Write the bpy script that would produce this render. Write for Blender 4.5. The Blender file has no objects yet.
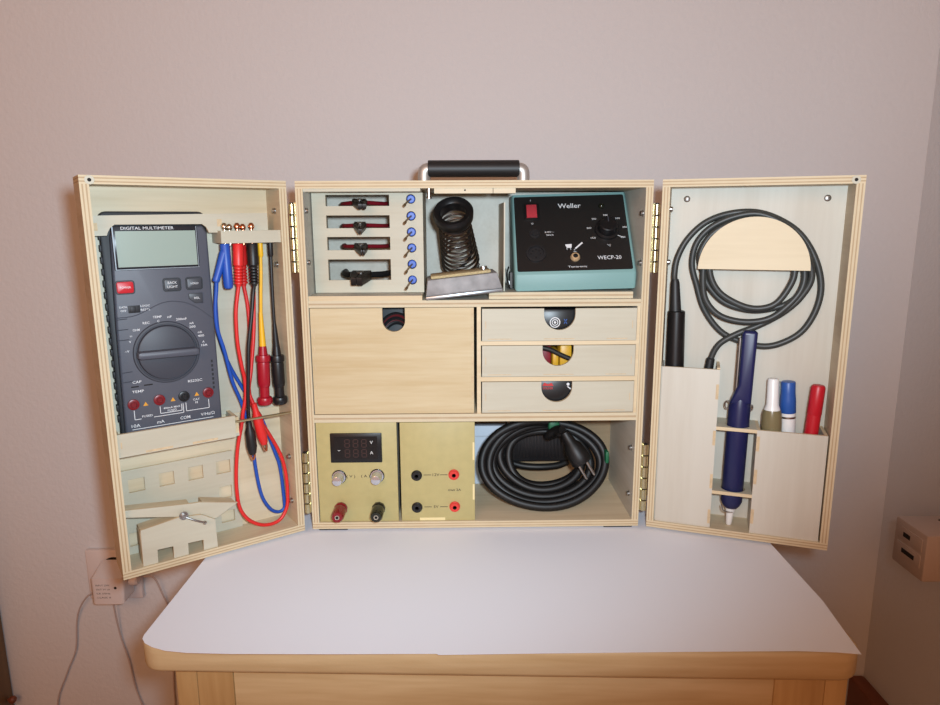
import bpy, bmesh, math, random
from mathutils import Matrix, Vector
S = 0.001          # everything below is measured in millimetres
C = bpy.context.scene.collection
R = math.radians
random.seed(7)

# ------------------------------------------------------------------ materials
MATS = {}
def _nt(name):
    m = bpy.data.materials.new(name); m.use_nodes = True
    nt = m.node_tree; b = nt.nodes['Principled BSDF']
    return m, nt, b
def lin(c):
    return tuple(((x/255)/12.92 if x/255 <= .04045 else ((x/255+.055)/1.055)**2.4) for x in c) + (1,)
def plain(name, rgb, rough=.5, metal=0., trans=0., coat=0., bump=0., bscale=400., var=0., emit=None, alpha=None):
    m, nt, b = _nt(name)
    b.inputs['Base Color'].default_value = lin(rgb)
    b.inputs['Roughness'].default_value = rough
    b.inputs['Metallic'].default_value = metal
    b.inputs['Transmission Weight'].default_value = trans
    b.inputs['Coat Weight'].default_value = coat
    if bump or var:
        tc = nt.nodes.new('ShaderNodeTexCoord'); nz = nt.nodes.new('ShaderNodeTexNoise')
        nz.inputs['Scale'].default_value = bscale; nz.inputs['Detail'].default_value = 4
        nt.links.new(tc.outputs['Object'], nz.inputs['Vector'])
        if bump:
            bp = nt.nodes.new('ShaderNodeBump'); bp.inputs['Strength'].default_value = bump
            bp.inputs['Distance'].default_value = .002
            nt.links.new(nz.outputs['Fac'], bp.inputs['Height']); nt.links.new(bp.outputs['Normal'], b.inputs['Normal'])
        if var:
            cr = nt.nodes.new('ShaderNodeValToRGB')
            c = lin(rgb); cr.color_ramp.elements[0].position = .3; cr.color_ramp.elements[1].position = .7
            cr.color_ramp.elements[0].color = tuple(x*(1-var) for x in c[:3])+(1,)
            cr.color_ramp.elements[1].color = tuple(min(1, x*(1+var*.5)) for x in c[:3])+(1,)
            nt.links.new(nz.outputs['Fac'], cr.inputs['Fac']); nt.links.new(cr.outputs['Color'], b.inputs['Base Color'])
    MATS[name] = m
    return m
def wood(name, a, d, axis='X', scale=1., rough=.55, fine=.35):
    """pale wood, darker rings d over ground a, grain running along axis"""
    m, nt, b = _nt(name); N = nt.nodes.new; L = nt.links.new
    tc = N('ShaderNodeTexCoord'); mp = N('ShaderNodeMapping')
    s = {'X': (2.2, 30, 30), 'Z': (30, 30, 2.2), 'Y': (30, 2.2, 30)}[axis]
    mp.inputs['Scale'].default_value = [k*scale for k in s]
    L(tc.outputs['Object'], mp.inputs['Vector'])
    n1 = N('ShaderNodeTexNoise'); n1.inputs['Scale'].default_value = 1.0; n1.inputs['Detail'].default_value = 3
    n1.inputs['Distortion'].default_value = .6
    L(mp.outputs['Vector'], n1.inputs['Vector'])
    n2 = N('ShaderNodeTexNoise'); n2.inputs['Scale'].default_value = 9.; n2.inputs['Detail'].default_value = 2
    L(mp.outputs['Vector'], n2.inputs['Vector'])
    mx = N('ShaderNodeMath'); mx.operation = 'MULTIPLY_ADD'; mx.inputs[1].default_value = fine; L(n2.outputs['Fac'], mx.inputs[0]); L(n1.outputs['Fac'], mx.inputs[2])
    cr = N('ShaderNodeValToRGB'); e = cr.color_ramp.elements
    e[0].position = .42; e[0].color = lin(d); e[1].position = .82; e[1].color = lin(a)
    L(mx.outputs[0], cr.inputs['Fac']); L(cr.outputs['Color'], b.inputs['Base Color'])
    b.inputs['Roughness'].default_value = rough
    MATS[name] = m
    return m
def ply_edge(name, a, d, plies=5):
    """sawn plywood edge: plies stacked across v of the uv map"""
    m, nt, b = _nt(name); N = nt.nodes.new; L = nt.links.new
    uv = N('ShaderNodeUVMap'); uv.uv_map = 'UVMap'
    sp = N('ShaderNodeSeparateXYZ'); L(uv.outputs['UV'], sp.inputs['Vector'])
    mu = N('ShaderNodeMath'); mu.operation = 'MULTIPLY'; mu.inputs[1].default_value = plies*math.pi
    L(sp.outputs['Y'], mu.inputs[0])
    si = N('ShaderNodeMath'); si.operation = 'SINE'; L(mu.outputs[0], si.inputs[0])
    ab = N('ShaderNodeMath'); ab.operation = 'MULTIPLY_ADD'; ab.inputs[1].default_value = .5; ab.inputs[2].default_value = .5; L(si.outputs[0], ab.inputs[0])
    tc = N('ShaderNodeTexCoord'); nz = N('ShaderNodeTexNoise'); nz.inputs['Scale'].default_value = 60; L(tc.outputs['Object'], nz.inputs['Vector'])
    ad = N('ShaderNodeMath'); ad.operation = 'MULTIPLY_ADD'; ad.inputs[1].default_value = .5; L(nz.outputs['Fac'], ad.inputs[0]); L(ab.outputs[0], ad.inputs[2])
    cr = N('ShaderNodeValToRGB'); e = cr.color_ramp.elements
    e[0].position = .35; e[0].color = lin(d); e[1].position = .75; e[1].color = lin(a)
    L(ad.outputs[0], cr.inputs['Fac']); L(cr.outputs['Color'], b.inputs['Base Color'])
    b.inputs['Roughness'].default_value = .65
    MATS[name] = m
    return m

wood('ply_x', (212,197,168), (192,174,141), 'X')
wood('ply_z', (210,194,168), (190,171,139), 'Z')
wood('ply_y', (206,189,160), (182,161,131), 'Y')
wood('ply_white', (193,188,169), (183,175,154), 'X')
wood('ply_white_z', (200,195,182), (190,183,168), 'Z')
wood('ply_inner', (200,196,184), (184,178,164), 'Y')
wood('birch_front', (205,188,152), (188,164,121), 'X', 1.3)
wood('ply_floor', (222,202,170), (202,178,142), 'X')
ply_edge('edge', (206,189,156), (176,150,116), 5)
ply_edge('edge3', (204,190,160), (178,154,122), 3)
wood('edge_thin', (216,198,164), (196,172,134), 'X')
plain('joint', (203,180,144), .7, var=.15, bscale=300)
plain('panel_yellow', (180,167,114), .5, var=.05, bscale=120)
wood('pine', (200,176,136), (172,142,98), 'X', .8, .38)
wood('pine_z', (190,158,110), (160,124,78), 'Z', .8, .4)
wood('pine_dark', (122,92,58), (92,64,38), 'Z', .8, .5)
plain('paper', (232,234,243), .8)
plain('wall_paint', (209,206,206), .85, bump=.35, bscale=140)
plain('ceiling_paint', (225,220,212), .9)
plain('floor_board', (150,104,66), .5, var=.2, bscale=12)
plain('skirting', (120,62,38), .5)
plain('meter_grey', (80,82,92), .45, bump=.05, bscale=1500)
plain('meter_dark', (60,62,71), .5)
plain('meter_line', (70,72,82), .5)
plain('meter_black', (30,30,34), .55)
plain('lcd', (150,166,156), .25, coat=.3)
plain('lcd_rim', (36,40,46), .2, coat=.4)
plain('silver_paint', (200,206,212), .35, metal=.4)
plain('button_grey', (62,64,70), .45)
plain('red_button', (196,28,40), .4)
plain('print_white', (222,224,226), .6)
plain('print_black', (40,36,30), .6)
plain('print_orange', (214,150,40), .6)
plain('print_red', (190,50,50), .6)
plain('black_plastic', (22,22,25), .38)
plain('black_rubber', (28,28,29), .5)
plain('cord_black', (54,56,54), .45)
plain('black_satin', (18,18,20), .36)
plain('cable_black', (9,9,10), .5)
plain('card_grey', (62,64,66), .6)
plain('wire_red', (86,16,24), .5)
wood('liner_tan', (158,136,106), (140,118,90), 'X')
wood('hook_face', (212,196,164), (200,182,148), 'X')
plain('gold_plated', (226,194,150), .42, metal=.55)
plain('satin_nickel', (196,192,186), .5, metal=.75)
plain('socket_black', (34,34,36), .4)
plain('blade', (150,128,96), .35, metal=.8)
plain('bezel_grey', (140,146,152), .4, metal=.3)
plain('tab_yellow', (226,210,158), .55)
plain('panel_black', (28,27,27), .38, bump=.05, bscale=2000)
plain('jack_red', (120,20,28), .35)
plain('socket_red', (212,58,50), .4)
plain('teal', (122,160,158), .5, bump=.06, bscale=1200)
plain('rocker_red', (176,56,66), .25, coat=.5)
plain('chrome', (225,225,228), .16, metal=1)
plain('steel', (170,168,165), .32, metal=1)
plain('spring_steel', (112,106,102), .34, metal=1)
plain('dark_steel', (52,48,46), .42, metal=.7)
plain('brass', (206,198,160), .3, metal=1)
plain('copper', (214,150,118), .25, metal=1)
plain('nickel', (214,206,190), .2, metal=1)
plain('sponge_tray', (150,148,148), .6, var=.25, bscale=90)
plain('sponge', (190,172,130), .9, bump=.5, bscale=500, var=.2)
plain('blue_plastic', (46,92,196), .38)
plain('handle_blue', (70,104,196), .4)
plain('lead_blue', (28,78,172), .42)
plain('lead_red', (214,40,38), .42)
plain('lead_black', (24,24,26), .45)
plain('hook_red', (158,16,36), .35)
plain('hook_yellow', (232,178,34), .4)
plain('grip_red', (128,18,34), .5)
plain('navy', (24,30,76), .36)
plain('cap_white', (230,230,228), .35)
plain('olive_glass', (122,112,82), .25)
plain('marker_blue', (38,84,160), .4)
plain('marker_red', (184,20,36), .4)
plain('clear_plastic', (222,224,222), .12, trans=.7)
plain('ruby_plastic', (150,28,36), .15, trans=.35)
plain('smoke_plastic', (34,36,26), .15, trans=.3)
plain('crystal', (205,206,212), .16, metal=.75)
plain('led_segment', (58,38,36), .4)
plain('socket_white', (216,204,200), .45)
plain('box_cream', (176,158,148), .5)
plain('screen_black', (14,14,16), .35)
plain('dark_hole', (18,14,13), .8)
plain('white_box', (206,214,226), .5)
plain('label_white', (206,208,206), .6)
plain('green_tie', (18,96,62), .5)
plain('cable_white', (186,170,164), .6)
plain('tin', (176,182,186), .3, metal=.8)
plain('gold_yellow', (206,160,40), .4)

# ------------------------------------------------------------------ mesh builder
class B:
    def __init__(s):
        s.v = []; s.f = []; s.mi = []; s.uv = []; s.sm = []; s.M = Matrix()
    def add(s, vs, fs, mi=0, sm=False, uv=None):
        o = len(s.v); s.v += [tuple(s.M @ Vector(p)) for p in vs]
        for i, f in enumerate(fs):
            s.f.append([o+k for k in f]); s.mi.append(mi[i] if isinstance(mi, list) else mi); s.sm.append(sm)
            s.uv.append(uv[i] if uv else None)
        return s
    def box(s, x0, x1, y0, y1, z0, z1, mi=0, edge=None):
        """edge: material index for the faces round the thinnest dimension, with ply uv"""
        vs = [(x, y, z) for z in (z0, z1) for y in (y0, y1) for x in (x0, x1)]
        fs = [[0,2,3,1], [4,5,7,6], [0,1,5,4], [2,6,7,3], [0,4,6,2], [1,3,7,5]]
        if edge is None: return s.add(vs, fs, mi)
        lo = (x0, y0, z0); d = (x1-x0, y1-y0, z1-z0); t = d.index(min(d)); ax = [2,2,1,1,0,0]
        mis = []; uvs = []
        for f, a in zip(fs, ax):
            if a == t: mis.append(mi); uvs.append([(0, 0)]*4)
            else:
                w = [k for k in range(3) if k not in (a, t)][0]
                mis.append(edge); uvs.append([(vs[k][w]*.01, (vs[k][t]-lo[t])/d[t]) for k in f])
        return s.add(vs, fs, mis, False, uvs)
    def rbox(s, x0, x1, y0, y1, z0, z1, r=1, mi=0, seg=2):
        bm = bmesh.new(); bmesh.ops.create_cube(bm, size=1)
        for v in bm.verts:
            v.co = Vector(((x0+x1)/2+v.co.x*(x1-x0), (y0+y1)/2+v.co.y*(y1-y0), (z0+z1)/2+v.co.z*(z1-z0)))
        r = min(r, .49*min(abs(x1-x0), abs(y1-y0), abs(z1-z0)))
        bmesh.ops.bevel(bm, geom=bm.edges[:], offset=r, segments=seg, profile=.5, affect='EDGES')
        return s.bm(bm, mi, True)
    def bm(s, bm, mi=0, sm=False):
        bm.verts.index_update()
        s.add([v.co.copy() for v in bm.verts], [[v.index for v in f.verts] for f in bm.faces], mi, sm); bm.free(); return s
    def prism(s, poly, y0, y1, mi=0, bev=0, seg=2, back=False):
        """polygon of (x, z), front face at y0"""
        bm = bmesh.new()
        a = [bm.verts.new((x, y0, z)) for x, z in poly]; b = [bm.verts.new((x, y1, z)) for x, z in poly]
        n = len(poly); ff = bm.faces.new(a); fb = bm.faces.new(b[::-1])
        for i in range(n): bm.faces.new((a[i], b[i], b[(i+1)%n], a[(i+1)%n]))
        bmesh.ops.recalc_face_normals(bm, faces=bm.faces[:])
        if bev:
            ed = list(ff.edges)+(list(fb.edges) if back else [])
            bmesh.ops.bevel(bm, geom=ed, offset=bev, segments=seg, profile=.5, affect='EDGES')
        return s.bm(bm, mi, bool(bev))
    def plate(s, outer, holes, y0, y1, mi=0, edge=1):
        """board in the x-z plane with holes cut through it"""
        cu = bpy.data.curves.new('tmp', 'CURVE'); cu.dimensions = '2D'; cu.fill_mode = 'BOTH'; h = (y1-y0)/2; cu.extrude = h
        for poly in [outer]+list(holes):
            sp = cu.splines.new('POLY'); sp.points.add(len(poly)-1); sp.use_cyclic_u = True
            for p, (x, z) in zip(sp.points, poly): p.co = (x, z, 0, 1)
        ob = bpy.data.objects.new('tmp', cu); C.objects.link(ob)
        dg = bpy.context.evaluated_depsgraph_get(); me = bpy.data.meshes.new_from_object(ob.evaluated_get(dg))
        vs = [(v.co.x, (y0+y1)/2-v.co.z, v.co.y) for v in me.vertices]; fs = []; mis = []; uvs = []
        for p in me.polygons:
            k = list(p.vertices); fs.append(k)
            if abs(p.normal.z) > .5: mis.append(mi); uvs.append([(0, 0)]*len(k))
            else: mis.append(edge); uvs.append([((vs[i][0]+vs[i][2])*.01, (vs[i][1]-y0)/(y1-y0)) for i in k])
        bpy.data.objects.remove(ob); bpy.data.curves.remove(cu); bpy.data.meshes.remove(me)
        return s.add(vs, fs, mis, False, uvs)
    def text(s, t, x, z, y, h, mi=0, rot=0, w=None, bold=0.):
        """flat lettering facing -y, centred on (x, z), h the height of the capitals; w the width it is set to"""
        cu = bpy.data.curves.new('tmp', 'FONT'); cu.body = t; cu.align_x = 'CENTER'; cu.align_y = 'CENTER'; cu.size = h/.7; cu.resolution_u = 2
        cu.offset = bold
        ob = bpy.data.objects.new('tmp', cu); C.objects.link(ob)
        dg = bpy.context.evaluated_depsgraph_get(); me = bpy.data.meshes.new_from_object(ob.evaluated_get(dg))
        if len(me.vertices):
            xs = [v.co.x for v in me.vertices]; k = 1 if not w else w/max(1e-6, max(xs)-min(xs))
            c, n = math.cos(rot), math.sin(rot)
            vs = [(x+(v.co.x*k)*c-v.co.y*n, y, z+(v.co.x*k)*n+v.co.y*c) for v in me.vertices]
            s.add(vs, [list(p.vertices) for p in me.polygons], mi)
        bpy.data.objects.remove(ob); bpy.data.curves.remove(cu); bpy.data.meshes.remove(me)
        return s
    def line(s, x0, z0, x1, z1, y, w, mi=0):
        d = Vector((x1-x0, z1-z0)); d.normalize(); p = Vector((-d.y, d.x))*w/2
        return s.add([(x0+p.x, y, z0+p.y), (x0-p.x, y, z0-p.y), (x1-p.x, y, z1-p.y), (x1+p.x, y, z1+p.y)], [[0,1,2,3]], mi)
    def lathe(s, prof, o, d, mi=0, seg=20, mis=None):
        """prof: list of (distance along d, radius)"""
        d = Vector(d).normalized(); a = d.orthogonal().normalized(); b = d.cross(a); o = Vector(o)
        vs = []; fs = []; ms = []
        for t, r in prof:
            for k in range(seg):
                g = 2*math.pi*k/seg; vs.append(o+d*t+(a*math.cos(g)+b*math.sin(g))*max(r, .01))
        for i in range(len(prof)-1):
            for k in range(seg):
                fs.append([i*seg+k, i*seg+(k+1)%seg, (i+1)*seg+(k+1)%seg, (i+1)*seg+k]); ms.append(mis[i] if mis else mi)
        fs.append(list(range(seg))[::-1]); ms.append(ms[0] if mis else mi)
        fs.append([(len(prof)-1)*seg+k for k in range(seg)]); ms.append(ms[-2] if mis else mi)
        return s.add(vs, fs, ms, True)
    def tube(s, pts, r, mi=0, seg=10, smooth=4, closed=False, r1=None):
        P = [Vector(p) for p in pts]
        if smooth > 1: P = catmull(P, smooth, closed)
        n = len(P); vs = []; fs = []; prev = None
        for i in range(n):
            t = (P[(i+1)%n]-P[i-1]) if closed or 0 < i < n-1 else (P[1]-P[0] if i == 0 else P[-1]-P[-2])
            t.normalize()
            if prev is None: a = t.orthogonal().normalized()
            else:
                a = prev-t*prev.dot(t)
                a = a.normalized() if a.length > 1e-6 else t.orthogonal().normalized()
            prev = a; b = t.cross(a); rr = r if r1 is None else r+(r1-r)*i/(n-1)
            for k in range(seg):
                g = 2*math.pi*k/seg; vs.append(P[i]+(a*math.cos(g)+b*math.sin(g))*rr)
        for i in range(n if closed else n-1):
            j = (i+1)%n
            for k in range(seg): fs.append([i*seg+k, i*seg+(k+1)%seg, j*seg+(k+1)%seg, j*seg+k])
        if not closed: fs.append(list(range(seg))[::-1]); fs.append([(n-1)*seg+k for k in range(seg)])
        return s.add(vs, fs, mi, True)
    def build(s, name, mats, parent=None, base=(0, 0, 0)):
        me = bpy.data.meshes.new(name); b = Vector(base)
        me.from_pydata([(Vector(p)-b)*S for p in s.v], [], s.f); me.update()
        for m in ([mats] if isinstance(mats, str) else mats): me.materials.append(MATS[m])
        me.polygons.foreach_set('material_index', s.mi); me.polygons.foreach_set('use_smooth', s.sm)
        if any(s.uv):
            ul = me.uv_layers.new(name='UVMap'); k = 0
            for u, f in zip(s.uv, s.f):
                for j in range(len(f)): ul.data[k].uv = u[j] if u else (0, 0); k += 1
        bm = bmesh.new(); bm.from_mesh(me); bmesh.ops.recalc_face_normals(bm, faces=bm.faces[:]); bm.to_mesh(me); bm.free()
        if any(s.sm): me.set_sharp_from_angle(angle=R(38))
        o = bpy.data.objects.new(name, me); C.objects.link(o)
        if parent: o.parent = parent
        return o
def catmull(P, k, closed=False):
    n = len(P); out = []
    for i in range(n if closed else n-1):
        p1 = P[i]; p2 = P[(i+1)%n]
        p0 = P[i-1] if closed or i > 0 else p1*2-p2
        p3 = P[(i+2)%n] if closed or i < n-2 else p2*2-p1
        for j in range(k):
            t = j/k
            out.append(.5*((2*p1)+(p2-p0)*t+(2*p0-5*p1+4*p2-p3)*t*t+(3*p1-p0-3*p2+p3)*t**3))
    if not closed: out.append(P[-1].copy())
    return out
def rect(x0, x1, z0, z1): return [(x0, z0), (x1, z0), (x1, z1), (x0, z1)]
def rrect(x0, x1, z0, z1, r, n=4):
    out = []
    for cx, cz, a0 in ((x1-r, z0+r, -90), (x1-r, z1-r, 0), (x0+r, z1-r, 90), (x0+r, z0+r, 180)):
        for k in range(n+1):
            a = R(a0+90*k/n); out.append((cx+r*math.cos(a), cz+r*math.sin(a)))
    return out
def circ(x, z, r, n=20, a0=0, a1=360):
    full = abs(a1-a0-360) < 1e-6
    return [(x+r*math.cos(R(a0+(a1-a0)*k/(n if full else n-1))), z+r*math.sin(R(a0+(a1-a0)*k/(n if full else n-1)))) for k in range(n)]

# ------------------------------------------------------------------ things
AL, AR = 34.42, 19.49                     # how far each door stands in from flat
FR = {'C': Matrix(),
      'L': Matrix.Translation((-184.4*S, 0, 0)) @ Matrix.Rotation(R(AL), 4, 'Z'),
      'R': Matrix.Translation((184.4*S, 0, 0)) @ Matrix.Rotation(R(-AR), 4, 'Z')}
class Thing:
    """an Empty at the thing's base; its parts are built in the millimetre coordinates of its frame"""
    def __init__(s, name, label, cat, base=(0, 0, 0), frame='C', group=None):
        o = bpy.data.objects.new(name, None); C.objects.link(o); o.empty_display_size = .02
        o.matrix_world = FR[frame] @ Matrix.Translation(Vector(base)*S)
        o['label'] = label; o['category'] = cat
        if group: o['group'] = group
        s.o = o; s.base = base
    X = None
    def part(s, name, b, mats, parent=None, label=None):
        if s.X: b.v = [tuple(s.X @ Vector(p)) for p in b.v]
        p = b.build(name, mats, parent or s.o, s.base)
        if label: p['label'] = label
        return p
def tag(o, label, cat, group=None, frame='C', base=(0, 0, 0)):
    o['label'] = label; o['category'] = cat
    if group: o['group'] = group
    o.matrix_world = FR[frame] @ Matrix.Translation(Vector(base)*S)
    return o
def struct(name, b, mats):
    o = b.build(name, mats); o['kind'] = 'structure'; return o
def dup(root, label=None, loc=None):
    """copy of a thing with copies of its parts and their sub-parts"""
    def rec(o, parent):
        c = o.copy(); C.objects.link(c); c.parent = parent
        for ch in list(o.children): rec(ch, c)
        return c
    c = rec(root, None)
    if label: c['label'] = label
    if loc is not None: c.matrix_world = loc
    return c
FLAT = Matrix(((1,0,0,0),(0,0,1,0),(0,-1,0,0),(0,0,0,1)))      # (x, y) outline, thickness downwards: z = -y

# ================================================================== the room
struct('wall_back', B().box(-2500, 720, 250, 350, -750, 1900), 'wall_paint')
struct('wall_right', B().box(622, 722, -2600, 250, -750, 1900), 'wall_paint')
struct('wall_left', B().box(-2600, -2500, -2600, 350, -750, 1900), 'wall_paint')
struct('floor', B().box(-2600, 722, -2600, 350, -800, -750), 'floor_board')
struct('ceiling', B().box(-2600, 722, -2600, 350, 1900, 1950), 'ceiling_paint')
struct('baseboard_back', B().box(-2500, 622, 240, 250, -750, -690), 'skirting')
struct('trim_right', B().rbox(598, 622, -2600, 250, -465, -379, 4), 'skirting')

# ================================================================== table and paper
t = Thing('wooden_table', 'honey coloured pine table with rounded front corners under the white paper', 'table', (18, 0, -750))
t.X = Matrix.Translation((18, 0, 0)) @ Matrix.Rotation(R(-2.35), 4, 'Z')
b = B(); b.M = FLAT; b.prism(rrect(-292, 295, -213, 226, 20, 8), 3, 28, 0, 4, 3, True); t.part('tabletop', b, 'pine')
for x0, x1 in ((-264, -246), (268, 286)):
    for y0, y1 in ((-205, -165), (165, 205)):
        t.part('leg', B().rbox(x0, x1, y0, y1, -750, -28, 1.5), 'pine_z')
t.part('stile', B().rbox(-246, -216, -204.5, -186, -560, -28, .8), 'pine_z')
t.part('stile', B().rbox(228, 268, -204.5, -186, -560, -28, .8), 'pine_z')
t.part('front_panel', B().rbox(-216, 228, -203, -186, -560, -28, .8), 'pine')
for x0, x1 in ((-264, -252), (274, 286)):
    t.part('side_panel', B().box(x0, x1, -165, 165, -560, -28), 'pine_z')
b = B(); b.M = FLAT
left = [(-277, 90), (-277, -50), (-280, -187), (-279, -192), (-274.5, -198), (-266, -203.5), (-253.6, -208.4), (-235, -211.5), (-200, -213.5), (-120, -215.5), (-33, -216.8), (-34, 90)]
b.prism(left, 2.75, 2.95)
tag(b.build('paper_sheet', 'paper'), 'white paper sheet under the multimeter door, rounded off at the left front table corner', 'paper', 'white paper sheets on the table')
b = B(); b.M = FLAT
right = [(-36.5, 90), (-36, -217.4), (-34.5, -218.6), (50, -218.4), (150, -218.6), (250, -219.6), (280, -222), (298, -224.8), (302.5, -188), (307.5, -150), (310, -43), (313, 90)]
b.prism(right, 2.5, 2.7)
tag(b.build('paper_sheet', 'paper'), 'white paper sheet on the table with a sharp corner overhanging the right table end', 'paper', 'white paper sheets on the table')

# ================================================================== the case
case = Thing('tool_case', 'open plywood tool case with two hinged doors and a black carrying handle', 'tool case', (0, 60, -2.5))
PE = ['ply_y', 'edge']
case.part('side_panel', B().box(-180, -172.5, 0, 124, 7.5, 365.5, 0, 1), ['ply_inner', 'edge'])
case.part('side_panel', B().box(172.5, 180, 0, 124, 7.5, 365.5, 0, 1), ['ply_inner', 'edge'])
case.part('top_panel', B().box(-180, 180, 0, 124, 365.5, 373, 0, 1), ['ply_x', 'edge'])
case.part('bottom_panel', B().box(-180, 180, 0, 124, 0, 7.5, 0, 1), ['ply_floor', 'edge'])
case.part('back_panel', B().box(-172.5, 172.5, 120, 124, 7.5, 365.5, 0, 1), ['ply_inner', 'edge'])
case.part('back_liner', B().box(-172.5, 172.5, 118.4, 120, 7.5, 121.8), 'liner_tan')
case.part('shelf', B().box(-172.5, 172.5, 1, 120, 245.4, 252.6, 0, 1), ['ply_inner', 'edge3'])
case.part('shelf', B().box(-172.5, 172.5, .6, 120, 121.8, 130.4, 0, 1), ['ply_floor', 'edge3'])
case.part('divider', B().box(1.6, 5.8, 1.5, 120, 130.4, 245.4, 0, 1), ['ply_white_z', 'edge_thin'])
case.part('divider', B().box(169.3, 172.5, 1.5, 120, 130.4, 245.4, 0, 1), ['ply_white_z', 'edge_thin'])
case.part('drawer_runner', B().box(5.8, 169.3, 1.5, 120, 204.6, 208.9, 0, 1), ['ply_white', 'edge_thin'])
case.part('drawer_runner', B().box(5.8, 169.3, 1.5, 120, 165.6, 170.4, 0, 1), ['ply_white', 'edge_thin'])
case.part('top_batten', B().box(-172.5, -55, 1.5, 34, 362.6, 365.5, 0, 1), ['ply_white', 'ply_white'])
case.part('lock_block', B().box(-41, 18, 2, 14, 360.4, 365.5), 'ply_x')
lk = case.part('lock_block', B().box(18.6, 41, 2, 14, 360.4, 365.5), 'ply_x')
case.part('pin_hole', B().lathe([(0, .9), (.25, .9)], (-10, 2, 363.5), (0, -1, 0), 0, 10), 'dark_hole', lk)
case.part('latch_pin', B().lathe([(0, 2.6), (4, 2.6), (4.4, 2), (8, 2), (8.6, 3.2), (10, 3.2)], (-46.5, 6, 365.5), (0, 0, -1), 0, 14), 'steel')
case.part('thin_divider', B().box(30.6, 32, 22, 119.8, 259.6, 352), 'ply_white')
case.part('base_board', B().box(14.6, 166, 9, 112, 252.7, 259.5, 0, 1), ['ply_inner', 'edge3'])
case.part('base_batten', B().box(-172.5, -55, 2, 34, 252.6, 257.4, 0, 1), ['ply_inner', 'edge_thin'])
for x in (-158, 158):
    for y in (16, 108):
        case.part('foot', B().rbox(x-16, x+16, y-14, y+14, -2.5, 0, .8), 'black_rubber')
hd = B().lathe([(0, 8.4), (.6, 9), (98, 9), (98.6, 8.4)], (-49.4, 60, 388.6), (1, 0, 0), 0, 28)
hg = case.part('handle', hd, 'black_rubber')
for sx in (-1, 1):
    b = B().tube([(sx*46, 60, 388), (sx*50, 60, 388), (sx*53, 60, 386.4), (sx*53.8, 60, 382), (sx*53.8, 60, 374)], 6.9, 0, 18)
    b.lathe([(0, 8), (1.6, 8), (2, 7.4)], (sx*53.8, 60, 373), (0, 0, 1), 0, 20)
    case.part('handle_bracket', b, 'satin_nickel', hg)
def bolt(b, o, d, r=2.6):
    b.lathe([(0, r*1.25), (.5, r*1.25), (.5, r), (2.4, r), (3, r*.8)], o, d, 0, 14)
for o, d in (((-172.5, 9, 344), (1,0,0)), ((-172.5, 8.5, 292), (1,0,0)), ((172.5, 8, 340), (-1,0,0)), ((172.5, 8, 289.5), (-1,0,0)), ((172.5, 13, 86.5), (-1,0,0)), ((172.5, 15, 32), (-1,0,0))):
    b = B(); bolt(b, o, d); case.part('bolt', b, 'steel')
for sx, z0, z1 in ((-1, 282, 352), (-1, 20, 90), (1, 280, 350), (1, 19, 96)):
    b = B(); n = 6; h = (z1-z0)/n
    for k in range(n):
        b.lathe([(0, 2.5), (.5, 3.2), (h-1.5, 3.2), (h-1, 2.5)], (sx*184, -1.2, z0+k*h), (0, 0, 1), 0, 16)
    b.lathe([(0, 2.2), (z1-z0, 2.2)], (sx*184, -1.2, z0), (0, 0, 1), 1, 12)
    b.box(min(sx*180.1, sx*183), max(sx*180.1, sx*183), 0, 16, z0, z1)
    case.part('hinge', b, ['brass', 'dark_steel'])

# ---- drawers
def drawer_box(b, x0, x1, z0, z1, y0):
    b.box(x0, x0+3, y0, 112, z0, z1-2, 1); b.box(x1-3, x1, y0, 112, z0, z1-2, 1)
    b.box(x0+3, x1-3, 109, 112, z0, z1-2, 1); b.box(x0+3, x1-3, y0, 109, z0, z0+3, 1)
def notch(x0, x1, z0, z1, xc, w, zb):
    """front outline with a round-bottomed finger notch in the top edge"""
    r = w/2; pts = [(x0, z0), (x1, z0), (x1, z1), (xc+r, z1)]
    zc = max(zb+r, zb+.1)
    if zc > z1:                                           # segment of a circle
        d = z1-zb; rad = (r*r+d*d)/(2*d); a = math.asin(min(1, r/rad))
        pts += [(xc+rad*math.sin(a*(1-2*k/18)), zb+rad-rad*math.cos(a*(1-2*k/18))) for k in range(1, 18)]
    else:
        pts += [(xc+r*math.cos(R(-180*k/18)), zc+r*math.sin(R(-180*k/18))) for k in range(19)]
    return pts+[(xc-r, z1), (x0, z1)]
d0 = B().plate(notch(-171.6, -1.6, 131.2, 244.8, -85, 23.6, 219.8), [], 1.2, 6)
for z in (235, 217, 200, 182, 164, 147):
    d0.box(-4.4, -1.7, 1.08, 1.3, z, z+8, 2)
    if z != 235: d0.box(-169, -167.8, 1.12, 1.3, z-4, z+4, 2)
dr = case.part('drawer', d0, ['birch_front', 'edge_thin', 'joint'])
b = B(); drawer_box(b, -171.6, -1.6, 131.2, 244.8, 6); case.part('drawer_tray', b, ['ply_inner', 'ply_inner'], dr)
small = []
for k, (z0, z1, xc) in enumerate(((209.2, 243.2, 88.2), (170.8, 204.0, 87.2), (131.2, 164.9, 86.6))):
    b = B().plate(notch(7.0, 168.9, z0, z1, xc, 33, z0+11.2), [], 1.2, 5)
    b.box(10.5, 11.3, 1.1, 1.3, z0+13, z0+21, 2); b.box(164.5, 165.3, 1.1, 1.3, z0+13, z0+21, 2)
    for x0, x1 in ((13, 38), (72, 104), (138, 160)): b.box(x0, x1, 1.1, 1.3, z0+1.6, z0+2.4, 2)
    p = case.part('drawer', b, ['ply_white', 'edge_thin', 'joint'])
    b = B(); drawer_box(b, 7.0, 168.9, z0, z1, 5); case.part('drawer_tray', b, ['ply_inner', 'ply_inner'], p)

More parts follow.
